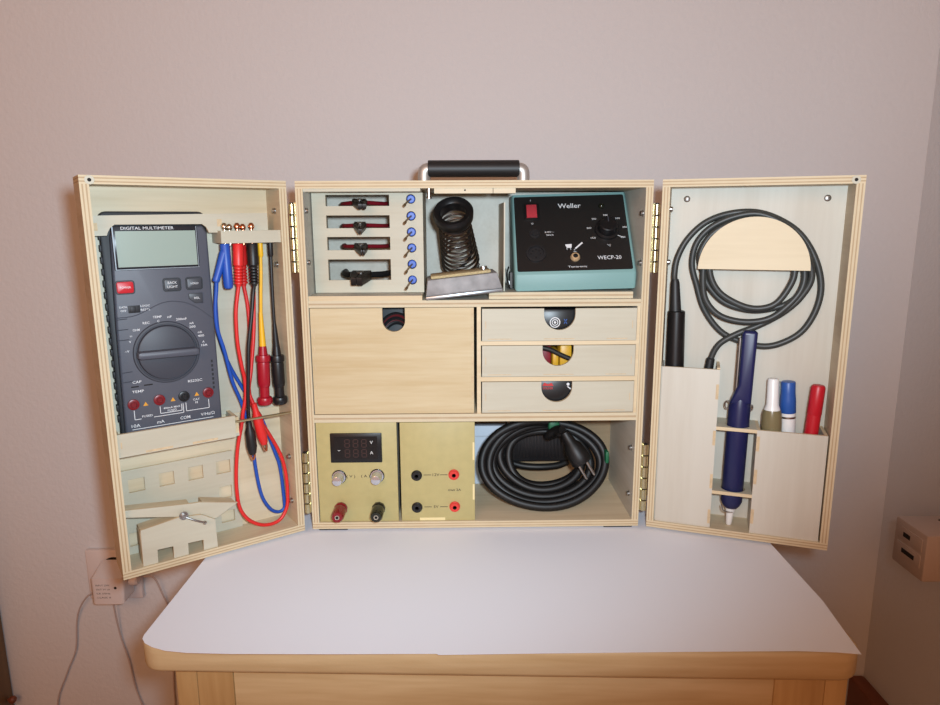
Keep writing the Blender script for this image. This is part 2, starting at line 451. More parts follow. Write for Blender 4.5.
# ---- the doors: a tray with a back panel each
def door(fr, sx):
    """u runs from the hinge outwards; sx gives its direction along the frame's x axis"""
    X = lambda a, c: (min(sx*a, sx*c), max(sx*a, sx*c))
    p = B().box(*X(11.9, 177.1), 39, 42.5, 7.5, 365.5, 0, 1).build('door', ['ply_white_z' if fr == 'R' else 'ply_x', 'edge'], case.o)
    p.matrix_local = Matrix.Translation(Vector((0, -60, 2.5))*S) @ FR[fr]
    sub = lambda n, b, m, label=None: case_sub(p, n, b, m, label)
    sub('side_rail', B().box(*X(4.4, 11.9), 0, 42.5, 7.5, 365.5, 0, 1), PE)
    sub('side_rail', B().box(*X(177.1, 184.6), 0, 42.5, 7.5, 365.5, 0, 1), PE)
    sub('top_rail', B().box(*X(4.4, 184.6), 0, 42.5, 365.5, 373, 0, 1), ['ply_x', 'edge'])
    sub('bottom_rail', B().box(*X(4.4, 184.6), 0, 42.5, 0, 7.5, 0, 1), ['ply_x', 'edge'])
    b = B().lathe([(0, 3.9), (.5, 3.8), (.5, 1.6), (.1, 1.6)], (sx*176.6, -.05, 369), (0, -1, 0), 0, 20, [0, 0, 1])
    sub('catch_bush', b, ['ply_white', 'dark_hole'], 'pale ringed catch hole')
    for n, z in ((15, 344), (17, 290), (14, 83), (14, 32)):
        b = B(); bolt(b, (sx*11.9, n, z), (sx, 0, 0)); sub('bolt', b, 'steel')
    return sub
def case_sub(p, n, b, m, label=None):
    o = b.build(n, m, p)
    if label: o['label'] = label
    return o
subL = door('L', -1)
subR = door('R', 1)

# left door fittings (x = -u)
subL('liner_panel', B().box(-176.5, -13.5, 36, 38.9, 135.4, 328, 0, 1), ['ply_white', 'edge_thin'])
arch = [(-177, 321.6), (-166, 321.8), (-164.8, 325), (-162.6, 328.6), (-159, 331.4), (-84, 331.4), (-80.4, 328.6), (-78.8, 325), (-78.2, 323.2), (-20.6, 323.2), (-20.6, 342), (-177, 339.2)]
b = B().plate(arch, [], 14, 17); b.box(-176, -172.6, 13.85, 14.05, 326, 333, 2); b.box(-70, -65.5, 13.85, 14.05, 329, 336, 2)
subL('meter_bracket', b, ['ply_white', 'edge_thin', 'joint'])
b = B(); b.M = FLAT
holes = [circ(-u, n, 2.6, 12) for u, n in ((65, 9), (60.2, 9), (52.7, 9), (47.2, 9), (45, 28), (38.9, 9), (34.5, 24), (30.8, 9), (20.6, 10))]
b.plate([(-70.2, 3), (-11.9, 3), (-11.9, 38.9), (-70.2, 38.9)], holes, -325, -313)
subL('lead_shelf', b, ['ply_white', 'ply_white'])
b = B().box(-177.1, -70.1, 2, 5, 119.5, 141.6, 0, 1)
b.box(-177.1, -66, 5, 38.9, 119.5, 122.5); b.box(-69.5, -66, 5, 38.9, 122.5, 139, 0, 1); b.box(-177.1, -174.6, 5, 38.9, 122.5, 141, 0, 1)
for x0, x1 in ((-154, -130), (-112, -88)): b.box(x0, x1, 1.9, 2.1, 120.2, 122.4, 2)
b.box(-174.5, -173.3, 1.9, 2.1, 128, 134, 2)
subL('meter_tray', b, ['ply_white', 'edge_thin', 'joint'])
subL('retaining_rod', B().tube([(-70.1, 3.4, 134.9), (-11.9, 3.4, 134.9)], 1.35, 0, 12, 1), 'brass', 'thin brass retaining rod')

# right door fittings (x = u)
b = B().box(13.2, 70.4, 2, 5, 7.5, 181.5, 0, 1); b.box(67.4, 70.4, 5, 38.9, 7.5, 183, 0, 1); b.box(12, 13.2, 5, 38.9, 7.5, 181)
for z in (150, 100, 52, 12): b.box(67.5, 70.3, 1.92, 2.05, z, z+16, 2)
subR('iron_pocket', b, ['ply_white_z', 'edge_thin', 'joint'])
b = B().box(110, 175.6, 2, 5, 7.5, 120.6, 0, 1); b.box(110, 113.2, 5, 38.9, 7.5, 120.6, 0, 1); b.box(172.4, 175.6, 5, 38.9, 7.5, 120.6, 0, 1)
for z in (98, 62, 18): b.box(110.1, 113.2, 1.92, 2.05, z, z+16, 2)
subR('pen_pocket', b, ['ply_white_z', 'edge_thin', 'joint'])
for z in (117.2, 46.4):
    b = B(); b.M = FLAT
    b.plate([(70.4, 2), (110, 2), (110, 38.9), (70.4, 38.9)], [circ(91.5, 16, 12.3, 28)], -(z+3.6), -z)
    subR('ring_shelf', b, ['ply_white', 'edge_thin'])
b = B().prism(circ(94.5, 284, 52, 40, 0, 180), 8, 11.2, 0)
b.prism(circ(94.5, 284.2, 34, 30, 0, 180), 11.2, 39, 0)
subR('cord_hook', b, ['hook_face', 'edge_thin'])
for u, z in ((27.6, 354.6), (160.3, 353.7)):
    b = B().lathe([(0, 3.4), (.7, 3.2), (1.2, 2.4)], (u, 39, z), (0, -1, 0), 0, 16); b.box(u-2, u+2, 37.6, 38, z-.4, z+.4, 1)
    subR('screw', b, ['steel', 'dark_hole'])
# ================================================================== digital multimeter
mm = Thing('digital_multimeter', 'grey handheld digital multimeter with round dial standing in the left door', 'multimeter', (-128, 28, 122.6), 'L')
mm.X = Matrix.Translation((4.78, 13, -6.39)) @ Matrix.Diagonal((1.0189, 1, 1.0193, 1))
b = B().prism(rrect(-171.6, -80, 126.6, 343, 7), 13.1, 22.6, 0, 2)
for k in range(17): b.rbox(-172.8, -171, 14, 21, 150+k*10.5, 156+k*10.5, .5)
mm.part('rear_shell', b, 'meter_black')
b = B().prism([(-169, 126.6), (-81.5, 126.6), (-81.6, 240), (-82, 323), (-86, 330), (-157, 330.4), (-162.5, 328.5), (-164.6, 320), (-167.4, 240)], 5, 13, 0, 2.2, 3)
mm.part('front_shell', b, 'meter_grey')
b = B()
arc = [(-166.5, 248.6), (-150, 250), (-128, 259.5), (-112, 259.8), (-98, 254), (-82.5, 241)]
b.tube([(x, 5, z) for x, z in arc], .45, 0, 6)
mm.part('moulded_arc', b, 'meter_line'); b = B()
for z in (247, 237.5, 228, 198, 189): mm.part('moulded_groove', B().tube([(-166.5, 4.9, z), (-158, 4.9, z+.3)], .4, 0, 6, 1), 'meter_dark')
for k in range(7): b.box(-88.2, -86.4, 4.8, 5.2, 172+k*4.4, 174.6+k*4.4)
mm.part('side_marks', b, 'meter_black')
b = B().rbox(-163.8, -91, 4.3, 6, 290.8, 330.2, .8)
bz = mm.part('display_bezel', b, 'lcd_rim')
mm.part('display', B().box(-160.6, -93.2, 4.1, 5, 293.8, 325.6), 'lcd', bz, 'grey green blank display')
b = B(); b.line(-162.6, 292, -162.6, 329.5, 4.2, .8); b.line(-92.2, 292, -92.2, 329.5, 4.2, .6); b.line(-163, 291.6, -91.6, 291.6, 4.2, .6)
mm.part('bezel_edge', b, 'bezel_grey', bz)
mm.part('lettering', B().text('DIGITAL MULTIMETER', -134, 328, 4.2, 2.6, 0, 0, 44), 'print_white', bz)
def button(x0, x1, z0, z1, m, lines, poly=None, label=None):
    b = B().prism(poly or rrect(x0, x1, z0, z1, 2), 3.2, 6, 0, .9, 2)
    rim = B().plate(rrect(x0-1.1, x1+1.1, z0-1.1, z1+1.1, 2.6), [rrect(x0-.2, x1+.2, z0-.2, z1+.2, 2)], 4.7, 5.4, 0, 0) if not poly else None
    p = mm.part('button', b, m, None, label)
    if rim: mm.part('button_rim', rim, 'meter_black', p)
    l = B()
    for s, x, z, h, w in lines: l.text(s, x, z, 3.12, h, 0, 0, w)
    mm.part('lettering', l, 'print_white', p)
button(-164, -150, 270.6, 281, 'red_button', [('POWER', -157, 275.8, 2, 9)], None, 'red power button')
button(-124.4, -110.4, 270.8, 281.4, 'button_grey', [('BACK', -117.4, 278, 2.2, 8), ('LIGHT', -117.4, 274.2, 2.2, 9)])
button(-104.4, -91, 271.2, 281.4, 'button_grey', [('HOLD', -97.7, 276.4, 1.9, 7)])
button(0, 0, 0, 0, 'button_grey', [('REL', -96.6, 262.4, 2, 5)], [(-103.6, 267), (-91, 267), (-91, 257.4), (-98.4, 257.4), (-103.6, 262)])
b = B().rbox(-156.2, -146.4, 4, 6, 252.4, 259, .4); b.rbox(-154.8, -150.2, 3.2, 5, 253.2, 258.2, .4)
mm.part('slide_switch', b, 'meter_black')
# the dial
dx, dz = -127, 213.2
b = B().lathe([(0, 29.4), (1.3, 28.6), (1.4, 27), (.6, 26.6)], (dx, 5, dz), (0, -1, 0), 0, 56)
dp = mm.part('dial', b, 'meter_dark')
b = B().lathe([(0, 26), (3.4, 25), (3.8, 24)], (dx, 4.8, dz), (0, -1, 0), 0, 48)
mm.part('dial_disc', b, 'meter_dark', dp)
b = B(); rot = Matrix.Translation((dx, 0, dz)) @ Matrix.Rotation(R(1), 4, 'Y'); b.M = rot
b.prism([(-26.6, -2.4), (-24, -3.6), (24, -3.6), (26.6, -2.4), (26.6, 2.4), (24, 3.6), (-24, 3.6), (-26.6, 2.4)], -7.5, 1.5, 0, 2.2, 2)
mm.part('dial_grip', b, 'meter_grey', dp)
b = B()
marks = [('~V', 160.7, 217.4), ('V', 157.4, 226), ('=', 156.2, 231), ('OHM', 151.3, 236.4), ('REC', 142.6, 242.2), ('TEMP', 132.6, 247), ('C', 132, 243), ('nF', 122.1, 246.2), ('200mF', 111.8, 243.2), ('mA', 103.0, 238.6), ('200', 102.6, 235), ('mA', 96.2, 229.2), ('400', 95.4, 225.6), ('A', 93.6, 219.6), ('10A', 93.4, 216.2)]
for s, u, z in marks: b.text(s, -u, z, 4.92, 2.1, 0, 0, 1.9*len(s), .012)
for s, u, z in (('DATA', 160.2, 258.0), ('OFF', 160.2, 254.6), ('LOGIC', 142, 258.2), ('RS232', 142, 254.6)): b.text(s, -u, z, 4.92, 1.7, 0, 0, 1.6*len(s), .012)
for s, u, z, h, w in (('CAP', 155.2, 188.0, 2.4, 7.5), ('TEMP', 155, 179, 2.4, 10), ('RS232C', 104.3, 182.4, 2.4, 13), ('10A', 160.2, 146.6, 3, 7.5), ('mA', 138.3, 146.9, 3, 6.5), ('COM', 116, 147.2, 3, 9), ('V/Hz/\u03a9', 95, 147.6, 2.8, 13), ('FUSED', 149.2, 154.6, 2.0, 9), ('400mA MAX', 127.2, 159.4, 1.9, 15), ('FUSED', 127.2, 156.6, 1.9, 8), ('CAT', 104.6, 163.6, 1.9, 6), ('II', 104.6, 160.6, 1.9, 2)):
    b.text(s, -u, z, 4.92, h, 0, 0, w, .01)
def path(*p):
    for (a, c), (d, e) in zip(p, p[1:]): b.line(-a, c, -d, e, 4.92, .55)
path((160, 161.5), (160, 152.6), (154.5, 152.6)); path((143.6, 152.6), (117, 152.6), (117, 161.5)); path((137.6, 162), (137.6, 155), (118.4, 155), (118.4, 161.5)); path((114.4, 162), (114.4, 153.6), (93.2, 153.6), (93.2, 162))
path((163, 143.4), (90, 143.6))
mm.part('lettering', b, 'print_white')
b = B()
for u, z in ((149.7, 166.2), (125.7, 166.8), (103.8, 168.8)): b.add([(-u-2.2, 4.9, z-1.6), (-u+2.2, 4.9, z-1.6), (-u, 4.9, z+2.2)], [[0, 1, 2]])
mm.part('warning_triangle', b, 'print_orange')
b = B(); b.box(-160.5, -154, 4.9, 5.1, 183.2, 184.4); b.box(-149.5, -142, 4.9, 5.1, 183.6, 184.8)
mm.part('test_slot', b, 'dark_hole')
for i, (u, z) in enumerate(((160, 167.4), (137.6, 168.4), (115.6, 168.4), (93.2, 168.8))):
    blk = i == 2
    b = B().lathe([(0, 5.2), (1.6, 5.0), (1.9, 4.2), (1.9, 3), (.3, 2.8)], (-u, 4.9, z), (0, -1, 0), 0, 24, [0, 0, 0, 0, 1])
    b.lathe([(.3, 2), (1.4, 1.9)], (-u, 4.9, z), (0, -1, 0), 0, 14)
    mm.part('input_jack', b, ['black_plastic' if blk else 'jack_red', 'dark_hole'], None, 'black common jack' if blk else 'red input jack')

# ================================================================== test leads hanging in the left door (points are u, z)
def curve(t, K):
    for (a, x), (c, y) in zip(K, K[1:]):
        if t <= c: return x+(y-x)*(t-a)/(c-a)
    return K[-1][1]
def lead(label, base, n_of, wires, plugs, extra=None, group='test leads in the left door'):
    """wires: (points, material, radius); plugs: (u, n, z_bottom, material)"""
    th = Thing('test_lead', label, 'test lead', base, 'L', group)
    for pts, m, r, na, nb in wires:
        k = len(pts)-1
        P = [(-u, n_of(i/k) if n_of else na+(nb-na)*i/k, z) for i, (u, z) in enumerate(pts)]
        th.part('wire', B().tube(P, r, 0, 10, 5), m)
    for p in plugs: plug(th, *p)
    return th
def plug(th, u, n, z0, m, u1=None, rib=True, pin=True):
    """banana plug under the shelf: sleeve, ribbed boot, bare pin standing up through the shelf"""
    top = Vector((-u, n, 312.4)); bot = Vector((-(u1 if u1 is not None else u), n, z0)); d = bot-top; L = d.length
    prof = [(0, 4.6), (1, 5.3), (L*.5, 5.2), (L*.54, 3.8)]
    if rib:
        for k in range(6): prof += [(L*(.56+k*.07), 4.4), (L*(.59+k*.07), 4.4), (L*(.6+k*.07), 3)]
    prof += [(L, 2.6)]
    s = th.part('plug', B().lathe(prof, top, d, 0, 18), m)
    if pin:
        b = B().lathe([(0, 2), (14.5, 2), (15.2, 2.9), (17, 3.3), (19, 2.6), (20.4, 1.4)], (-u, n, 312), (0, 0, 1), 0, 14)
        th.part('pin', b, 'nickel' if m == 'lead_blue' else 'copper', s)
blue = [(75.8, 279.2), (76.5, 268.9), (78.6, 249.7), (78.0, 229.6), (72.3, 205.6), (66.3, 174.7), (58.3, 151.2), (51.4, 124.1), (47.7, 101.3), (45.0, 68.3), (40.5, 39.8), (32.1, 22.1), (23, 15.4), (16, 17.6), (15.2, 28), (17.5, 65.6), (22.6, 86.5), (34.3, 125.4), (41.0, 138.6), (54.7, 167.3), (60.0, 178.6), (67.2, 196.0), (73.7, 222.4), (75, 249.6), (74.5, 270), (72.5, 283)]
b_lead = lead('blue test lead looping down from a blue stackable plug', (-65, 9, 300), lambda t: curve(t, ((0, 9), (.15, 12), (.25, 19.5), (.34, 27), (.5, 31), (.8, 31), (.9, 24), (1, 16))), [(blue, 'lead_blue', 1.9, 0, 0)], [])
sl = b_lead.part('plug', B().lathe([(0, 4.2), (1, 4.7), (38, 4.7), (42.5, 4.2), (43.6, 3)], (-65.6, 9, 312.4), (.015, 0, -1), 0, 18), 'lead_blue')
b_lead.part('pin', B().lathe([(0, 2), (14.5, 2), (15.2, 2.9), (17, 3.3), (19, 2.6), (20.4, 1.4)], (-65, 9, 312), (0, 0, 1), 0, 14), 'nickel', sl)
bt = b_lead.part('boot', B().lathe([(0, 4), (2, 4.4), (26, 3.4), (28, 3.7), (30.5, 3.2), (31, 2)], (-66.5, 9, 305), (-9.6, 0, -27), 0, 16), 'lead_blue')
red = [(55.0, 272.1), (55.7, 267.6), (59.1, 248.2), (60.0, 230.9), (59.7, 211.4), (57.2, 189.2), (55.1, 175.2), (55.4, 157.2), (59.1, 140.6), (61.6, 127.0), (66.7, 105.2), (70.0, 80), (70.8, 58), (68.8, 38.0), (60.0, 22.0), (44.3, 11.5), (27.3, 11.7), (17.5, 23.6), (15.0, 40.4), (15.4, 63.0), (19.8, 85.7), (33.1, 115.7), (40.0, 127.9), (46.5, 150), (46.6, 180.5), (42.5, 216.7), (42.0, 246.7), (44.4, 269.4)]
r_lead = lead('long red test lead hanging in a wide loop down to the door bottom', (-53, 9, 300), lambda t: curve(t, ((0, 9), (.5, 13), (.85, 25), (1, 28))), [(red, 'lead_red', 1.9, 9, 28)], [(52.7, 9, 270.5, 'lead_red', 55), (45, 28, 269, 'lead_red', 44.4)])
kx = [(39.6, 271.2), (42.1, 261.2), (45.6, 239.4), (50.7, 210.4), (52.2, 188.6), (54.4, 156.5), (54.2, 136.5), (53.6, 128)]
k_lead = lead('black test lead ending in a black crocodile clip', (-39, 9, 290), lambda t: 9-5.6*math.sin(math.pi*t)+3*t, [(kx, 'lead_black', 1.9, 0, 0)], [(38.9, 9, 270, 'lead_black', 39.6)])
def croc(th, p0, p1, m):
    p0, p1 = Vector(p0), Vector(p1); d = p1-p0; L = d.length
    s = th.part('clip_boot', B().lathe([(0, 2.6), (L*.18, 3.2), (L*.3, 5), (L*.72, 5.4), (L*.9, 4), (L*.94, 3)], p0, d, 0, 16), m)
    b = B(); u = d.normalized()
    for sx in (-1, 1):
        side = Vector((sx*1.6, 0, 0)); b.tube([p0+u*L*.8+side*1.4, p0+u*L*.98+side*1.3, p0+u*L*1.1+side*.3], 1.1, 0, 8, 3)
    th.part('clip_jaw', b, 'copper', s)
croc(k_lead, (-53.6, 12, 131), (-52, 12, 92), 'lead_black')
cx = [(35.6, 271.0), (37.5, 246.5), (40.5, 216.6), (46.5, 180.3), (50.4, 162), (47.5, 148), (45.8, 141)]
c_lead = lead('red test lead ending in a red crocodile clip', (-36, 24, 290), None, [(cx, 'lead_red', 1.9, 24, 11)], [(34.5, 24, 271, 'lead_red', 35.6)])
croc(c_lead, (-47.6, 11, 149), (-38.8, 11.5, 100), 'lead_red')
b_lead.part('pin', B().lathe([(0, 1.8), (14.5, 1.8), (15.2, 2.6), (17, 3), (19, 2.4), (20.4, 1.2)], (-60.2, 9, 311), (0, 0, 1), 0, 14), 'nickel', bt)
r_lead.part('spare_pin', B().lathe([(0, 1.8), (14.5, 1.8), (15.2, 2.6), (17, 3), (19, 2.4), (20.4, 1.2)], (-47.2, 9, 311), (0, 0, 1), 0, 14), 'copper')
# spring hook probes
def hook(label, pts, body, cone_m, body_m, plug_m):
    th = Thing('hook_probe', label, 'probe', (-body[0][0], 10, 200), 'L', 'hook probes in the left door')
    P = [(-u, 10, z) for u, z in pts]
    th.part('wire', B().tube(P, 1.7, 0, 10, 5), cone_m)
    (u0, z0), (u1, z1), (u2, z2), (u3, z3) = body      # cone top, cone bottom, waist, flange
    th.part('cone', B().lathe([(0, 1.9), (z0-z1, 3.4)], (-u0, 10, z0), (u0-u1, 0, z1-z0), 0, 16), cone_m)
    prof = [(0, 3.6), (9, 4.6), (9.4, 6.8), (11, 7.2), (15.5, 7.2), (16.5, 6), (19, 6.4), (38, 6.3), (42, 5.8), (43, 4.9), (53, 4.9), (54, 7), (55.4, 7.6), (59.5, 7.6), (61.5, 6.4)]
    th.part('plunger', B().lathe(prof, (-u1, 10, z1), (u1-u3, 0, z3-z1), 0, 20), body_m)
    th.part('plug', B().lathe([(0, 2.6), (12, 2.6), (14, 1.8)], (-pts[0][0], 10, 312.4), (0, 0, -1), 0, 14), plug_m)
    return th
hook('dark red spring hook probe on a yellow wire', [(30.8, 305), (31.6, 285), (33.2, 262), (34.6, 239)], [(34.6, 243), (34.8, 208), (35, 160), (36.2, 144)], 'hook_yellow', 'hook_red', 'hook_yellow')
hook('black spring hook probe on a black wire beside the hinge side of the door', [(20.6, 305), (21, 285), (21.4, 250), (21.3, 226)], [(21.3, 230), (20.6, 206), (20.4, 160), (20, 143)], 'lead_black', 'black_plastic', 'lead_black')

# ================================================================== plywood stand in the bottom of the left door
st = Thing('plywood_stand', 'small white plywood stand with square holes and a thumbscrew below the multimeter', 'stand', (-130, 20, 7.6), 'L')
sq = lambda u0, u1, z0, z1: rect(-u0, -u1, z0, z1)
b = B().plate([(-176.6, 7.7), (-61.4, 7.7), (-64, 60), (-66.8, 95.2), (-176.4, 95.2)], [sq(168, 153.2, 71.8, 85.4), sq(140, 125.8, 71.8, 85.6), sq(112.3, 97.6, 71.6, 85.8), sq(84.4, 69.8, 72, 86), sq(82.8, 69, 16.6, 29.6), sq(83.2, 70, 44, 57.4), sq(172, 160, 16, 30)], 34.6, 37.2)
st.part('back_plate', b, ['ply_white', 'edge_thin'])
arm = [(-176.6, 66.6), (-118, 58.6), (-110, 58), (-72.9, 48.4), (-96, 37), (-131, 48.4), (-176.8, 59.6)]
b = B().plate(arm, [], 4.8, 7.8); b.plate([(-176, 66), (-119, 58), (-119, 52), (-131, 49), (-176, 60)], [], 7.8, 21, 0, 2); b.plate([(-107, 57.4), (-75, 48.8), (-95, 39), (-107, 43)], [], 7.8, 21, 0, 2)
st.part('arm_plate', b, ['ply_white', 'edge_thin', 'ply_x'])
leg = [(-166.4, 7.7), (-153.2, 7.7), (-152.8, 21), (-138.4, 20.4), (-138.6, 7.7), (-125, 7.7), (-124.6, 19.6), (-110, 19), (-110.4, 7.7), (-96.7, 7.7), (-97.2, 37.5), (-110, 46), (-130.6, 48.6), (-165.8, 44.6)]
b = B().plate(leg, [], 1.6, 4.6); b.plate([(-165.8, 44.4), (-131, 48.4), (-131, 44), (-165.8, 40)], [], 4.6, 20, 0, 2)
b.box(-166.2, -163.4, 4.6, 20, 7.7, 41, 2); b.box(-99.8, -97, 4.6, 20, 7.7, 36, 2)
st.part('leg_plate', b, ['ply_white', 'edge_thin', 'ply_x'])
b = B().lathe([(0, 4.3), (1, 4.3), (1.2, 3.2), (3.2, 3.2), (3.6, 2)], (-126.4, 1.6, 49.5), (0, -1, 0), 0, 18)
ts = st.part('thumbscrew', b, 'steel')
st.part('lever', B().tube([(-125.5, -1, 48.5), (-117, -3, 43.6), (-109, -3, 39.2)], 1, 0, 8, 3).lathe([(0, .8), (.6, 1.8), (2.6, 1.8), (3.2, .8)], (-109.6, -3, 39.6), (.8, 0, -.45), 0, 12), 'steel', ts)

# ================================================================== soldering iron, cord, solder sucker and pens in the right door
si = Thing('soldering_iron', 'black soldering iron in the right door pocket with its long cord coiled over the hook', 'soldering iron', (27, 20, 9), 'R')
b = B().lathe([(0, 5), (30, 7.5), (70, 9), (130, 10.2), (168, 9.6), (230, 8.8), (231, 7.6)], (28.4, 20, 8), (-.02, 0, 1), 0, 24)
si.part('grip', b, 'black_satin')
si.part('strain_relief', B().lathe([(0, 6.2), (4, 5.9), (30, 4.6), (34, 3.6)], (22.6, 20, 238), (-.06, 0, 1), 0, 20), 'black_rubber')
cord = [(20.6, 268), (19.6, 277), (21.5, 293.7), (30.6, 313.5), (47.3, 330.4), (69.5, 339.2), (94.8, 340.6), (117.6, 333.0), (137.8, 318.5), (152.9, 295.4), (160.6, 268.8), (158.4, 244.6), (148.4, 222.7), (132.7, 209.8), (113.3, 203.5), (89.8, 207.5), (68.5, 217.9), (51.1, 240.6), (42.3, 265.7), (36.4, 287.6), (39.8, 309.4), (53.4, 325.8), (75.4, 336.2), (98.7, 338.6), (122.5, 327.7), (140.3, 310.0), (149.0, 291.4), (147.8, 273.5), (138.3, 256.1), (124.2, 246.4), (99.1, 241.3), (72.5, 247.7), (55.8, 262.9), (47.9, 279.5), (43.8, 298.1), (54.4, 318.7), (75.7, 330.8), (97.3, 332.7), (120.2, 322.8), (136.2, 305.1), (143.5, 281.4), (141.4, 263.2), (129.8, 246.6), (113.9, 233.6), (91.2, 229.5), (67.4, 234.9), (52.6, 250.2), (48.3, 271.1), (49.8, 296.1), (62.4, 314.7), (85.5, 325.8), (109.1, 322.8), (129.0, 303.0), (134.0, 281.5), (129.3, 264.9), (118.4, 249.3), (101.7, 244.2), (84.1, 248.1), (64.8, 260.0), (54.8, 278.6), (55.5, 300.3), (71.9, 316.7), (95.2, 322.8), (120.5, 318.8), (139.9, 303.1), (150.1, 278.5), (142.8, 257.7), (127.5, 240.4), (105.9, 226.0), (86.3, 216.6), (69.3, 205.1), (61.7, 190.0), (59.7, 172.9)]
n = len(cord)-1
def cn(i):
    if i < 5: return 20+13*i/5
    if i < 62: return 33-17*(i-5)/57
    return min(26, 16+10*(i-62)/6)
si.part('cord', B().tube([(u, cn(i), z) for i, (u, z) in enumerate(cord)], 3.2, 0, 12, 5), 'cord_black')
si.part('plug_boot', B().lathe([(0, 3.2), (1, 4.4), (26, 5), (40, 5)], (61, 25.6, 189), (-.12, 0, -1), 0, 18), 'black_rubber')

sk = Thing('solder_sucker', 'dark blue desoldering pump standing in the ring shelves of the right door', 'desoldering pump', (90.5, 16, 7.6), 'R')
sk.part('barrel', B().lathe([(0, 6.5), (3, 9), (8, 11), (112, 11), (122, 9)], (91, 16, 28), (.012, 0, 1), 0, 32), 'navy')
up = [(82, 145), (102.8, 145), (104.2, 220), (101.5, 222), (91.4, 222), (89.6, 219), (89.4, 166), (86.5, 158)]
sk.part('plunger_guard', B().prism(up, 7, 21, 0, 3, 3, True), 'navy')
sk.part('push_rod', B().tube([(87.6, 14, 150), (88.2, 14, 214)], 1.9, 0, 12, 1), 'steel')
sk.part('nozzle', B().lathe([(0, 2.2), (2, 3.2), (14, 4.2), (20.6, 5.6)], (90, 16, 7.7), (.04, 0, 1), 0, 18), 'cap_white')
for x, z, r in ((80.2, 142, 4.2), (103.4, 140.5, 3)):
    sk.part('ring', B().tube([(x+r*.55*math.cos(a), 15, z+r*math.sin(a)) for a in [k*math.pi/6 for k in range(12)]], .7, 0, 8, 2, True), 'steel')
sk.part('lower_clip', B().tube([(81, 7, 33), (83, 7, 27), (89, 9, 24.6), (93, 9, 25)], .7, 0, 8, 3), 'steel')

def pen(name, label, cat, p0, p1, pieces, group='pens in the right door pocket'):
    p0, p1 = Vector(p0), Vector(p1); d = p1-p0
    th = Thing(name, label, cat, p0, 'R', group)
    for nm, prof, m in pieces: th.part(nm, B().lathe(prof, p0, d, 0, 24), m)
    return th
pen('flux_bottle', 'white capped olive bottle, leftmost in the pen pocket', 'bottle', (129, 15.6, 9), (122.6, 17, 173), [
    ('bottle_body', [(0, 9), (2, 10), (118, 10), (126, 9.6), (131, 8.4)], 'olive_glass'),
    ('cap', [(129, 8.2), (133, 7.4), (137, 6), (162.5, 5.4), (164, 4.6)], 'cap_white')])
pen('clear_pen', 'clear plastic rod behind the blue and white marker', 'pen', (132.5, 35.6, 8), (130.5, 35.8, 168), [('barrel', [(0, 2.2), (3, 2.6), (148, 2.6), (158, 2)], 'clear_plastic')])
mk = pen('marker_pen', 'white barrelled marker with a blue cap', 'marker', (147.5, 25, 9), (138, 26, 169), [
    ('barrel', [(0, 6.6), (2, 7.6), (120, 7.6), (127, 7.4)], 'cap_white'),
    ('band', [(121.5, 7.7), (123.6, 7.7)], 'steel'),
    ('cap', [(127, 7.6), (127.5, 7.9), (142, 7.6), (148, 7), (159, 7), (160, 6.4)], 'marker_blue')])
pen('marker_pen', 'plain red marker leaning to the right in the pen pocket', 'marker', (155.6, 12.4, 9), (164.6, 15, 170), [
    ('barrel', [(0, 6), (2, 6.6), (130, 6.6)], 'marker_red'), ('cap', [(130, 6.6), (130.6, 6.9), (158, 6.7), (160.5, 5.6), (161, 4)], 'marker_red')])
SIDE = Matrix(((0,1,0,0),(1,0,0,0),(0,0,1,0),(0,0,0,1)))       # (y, z) outline run along x

# ================================================================== rack of pliers and small screwdrivers
rk = Thing('tool_rack', 'pale plywood rack with four slots and a column of round holes', 'tool rack', (-112, 60, 257.5))
slots = [(349.0, 362.2), (326.1, 339.4), (303.1, 317.0), (271.3, 293.4)]
hz = [356, 338.5, 321.8, 305.1, 287.8, 271]
fr = [(-171, 257.8), (-54.4, 257.8), (-54.4, 362.4), (-171, 362.4)]
b = B().plate(fr, [rect(-156.4, -89.6, a, c) if c < 362 else rect(-156.4, -89.6, a, 360.6) for a, c in slots]+[circ(-66.9, z, 5, 24) for z in hz], 32, 35.4)
rk.part('front_plate', b, ['ply_white', 'edge_thin'])
rk.part('side_plate', B().box(-57.8, -54.4, 35.4, 100, 257.8, 362.4, 0, 1), ['ply_white', 'edge_thin'])
rk.part('side_plate', B().box(-171, -167.6, 35.4, 100, 257.8, 362.4, 0, 1), ['ply_white', 'edge_thin'])
rk.part('inner_plate', B().box(-82, -79, 35.4, 100, 257.8, 362.4, 0, 1), ['ply_white', 'edge_thin'])
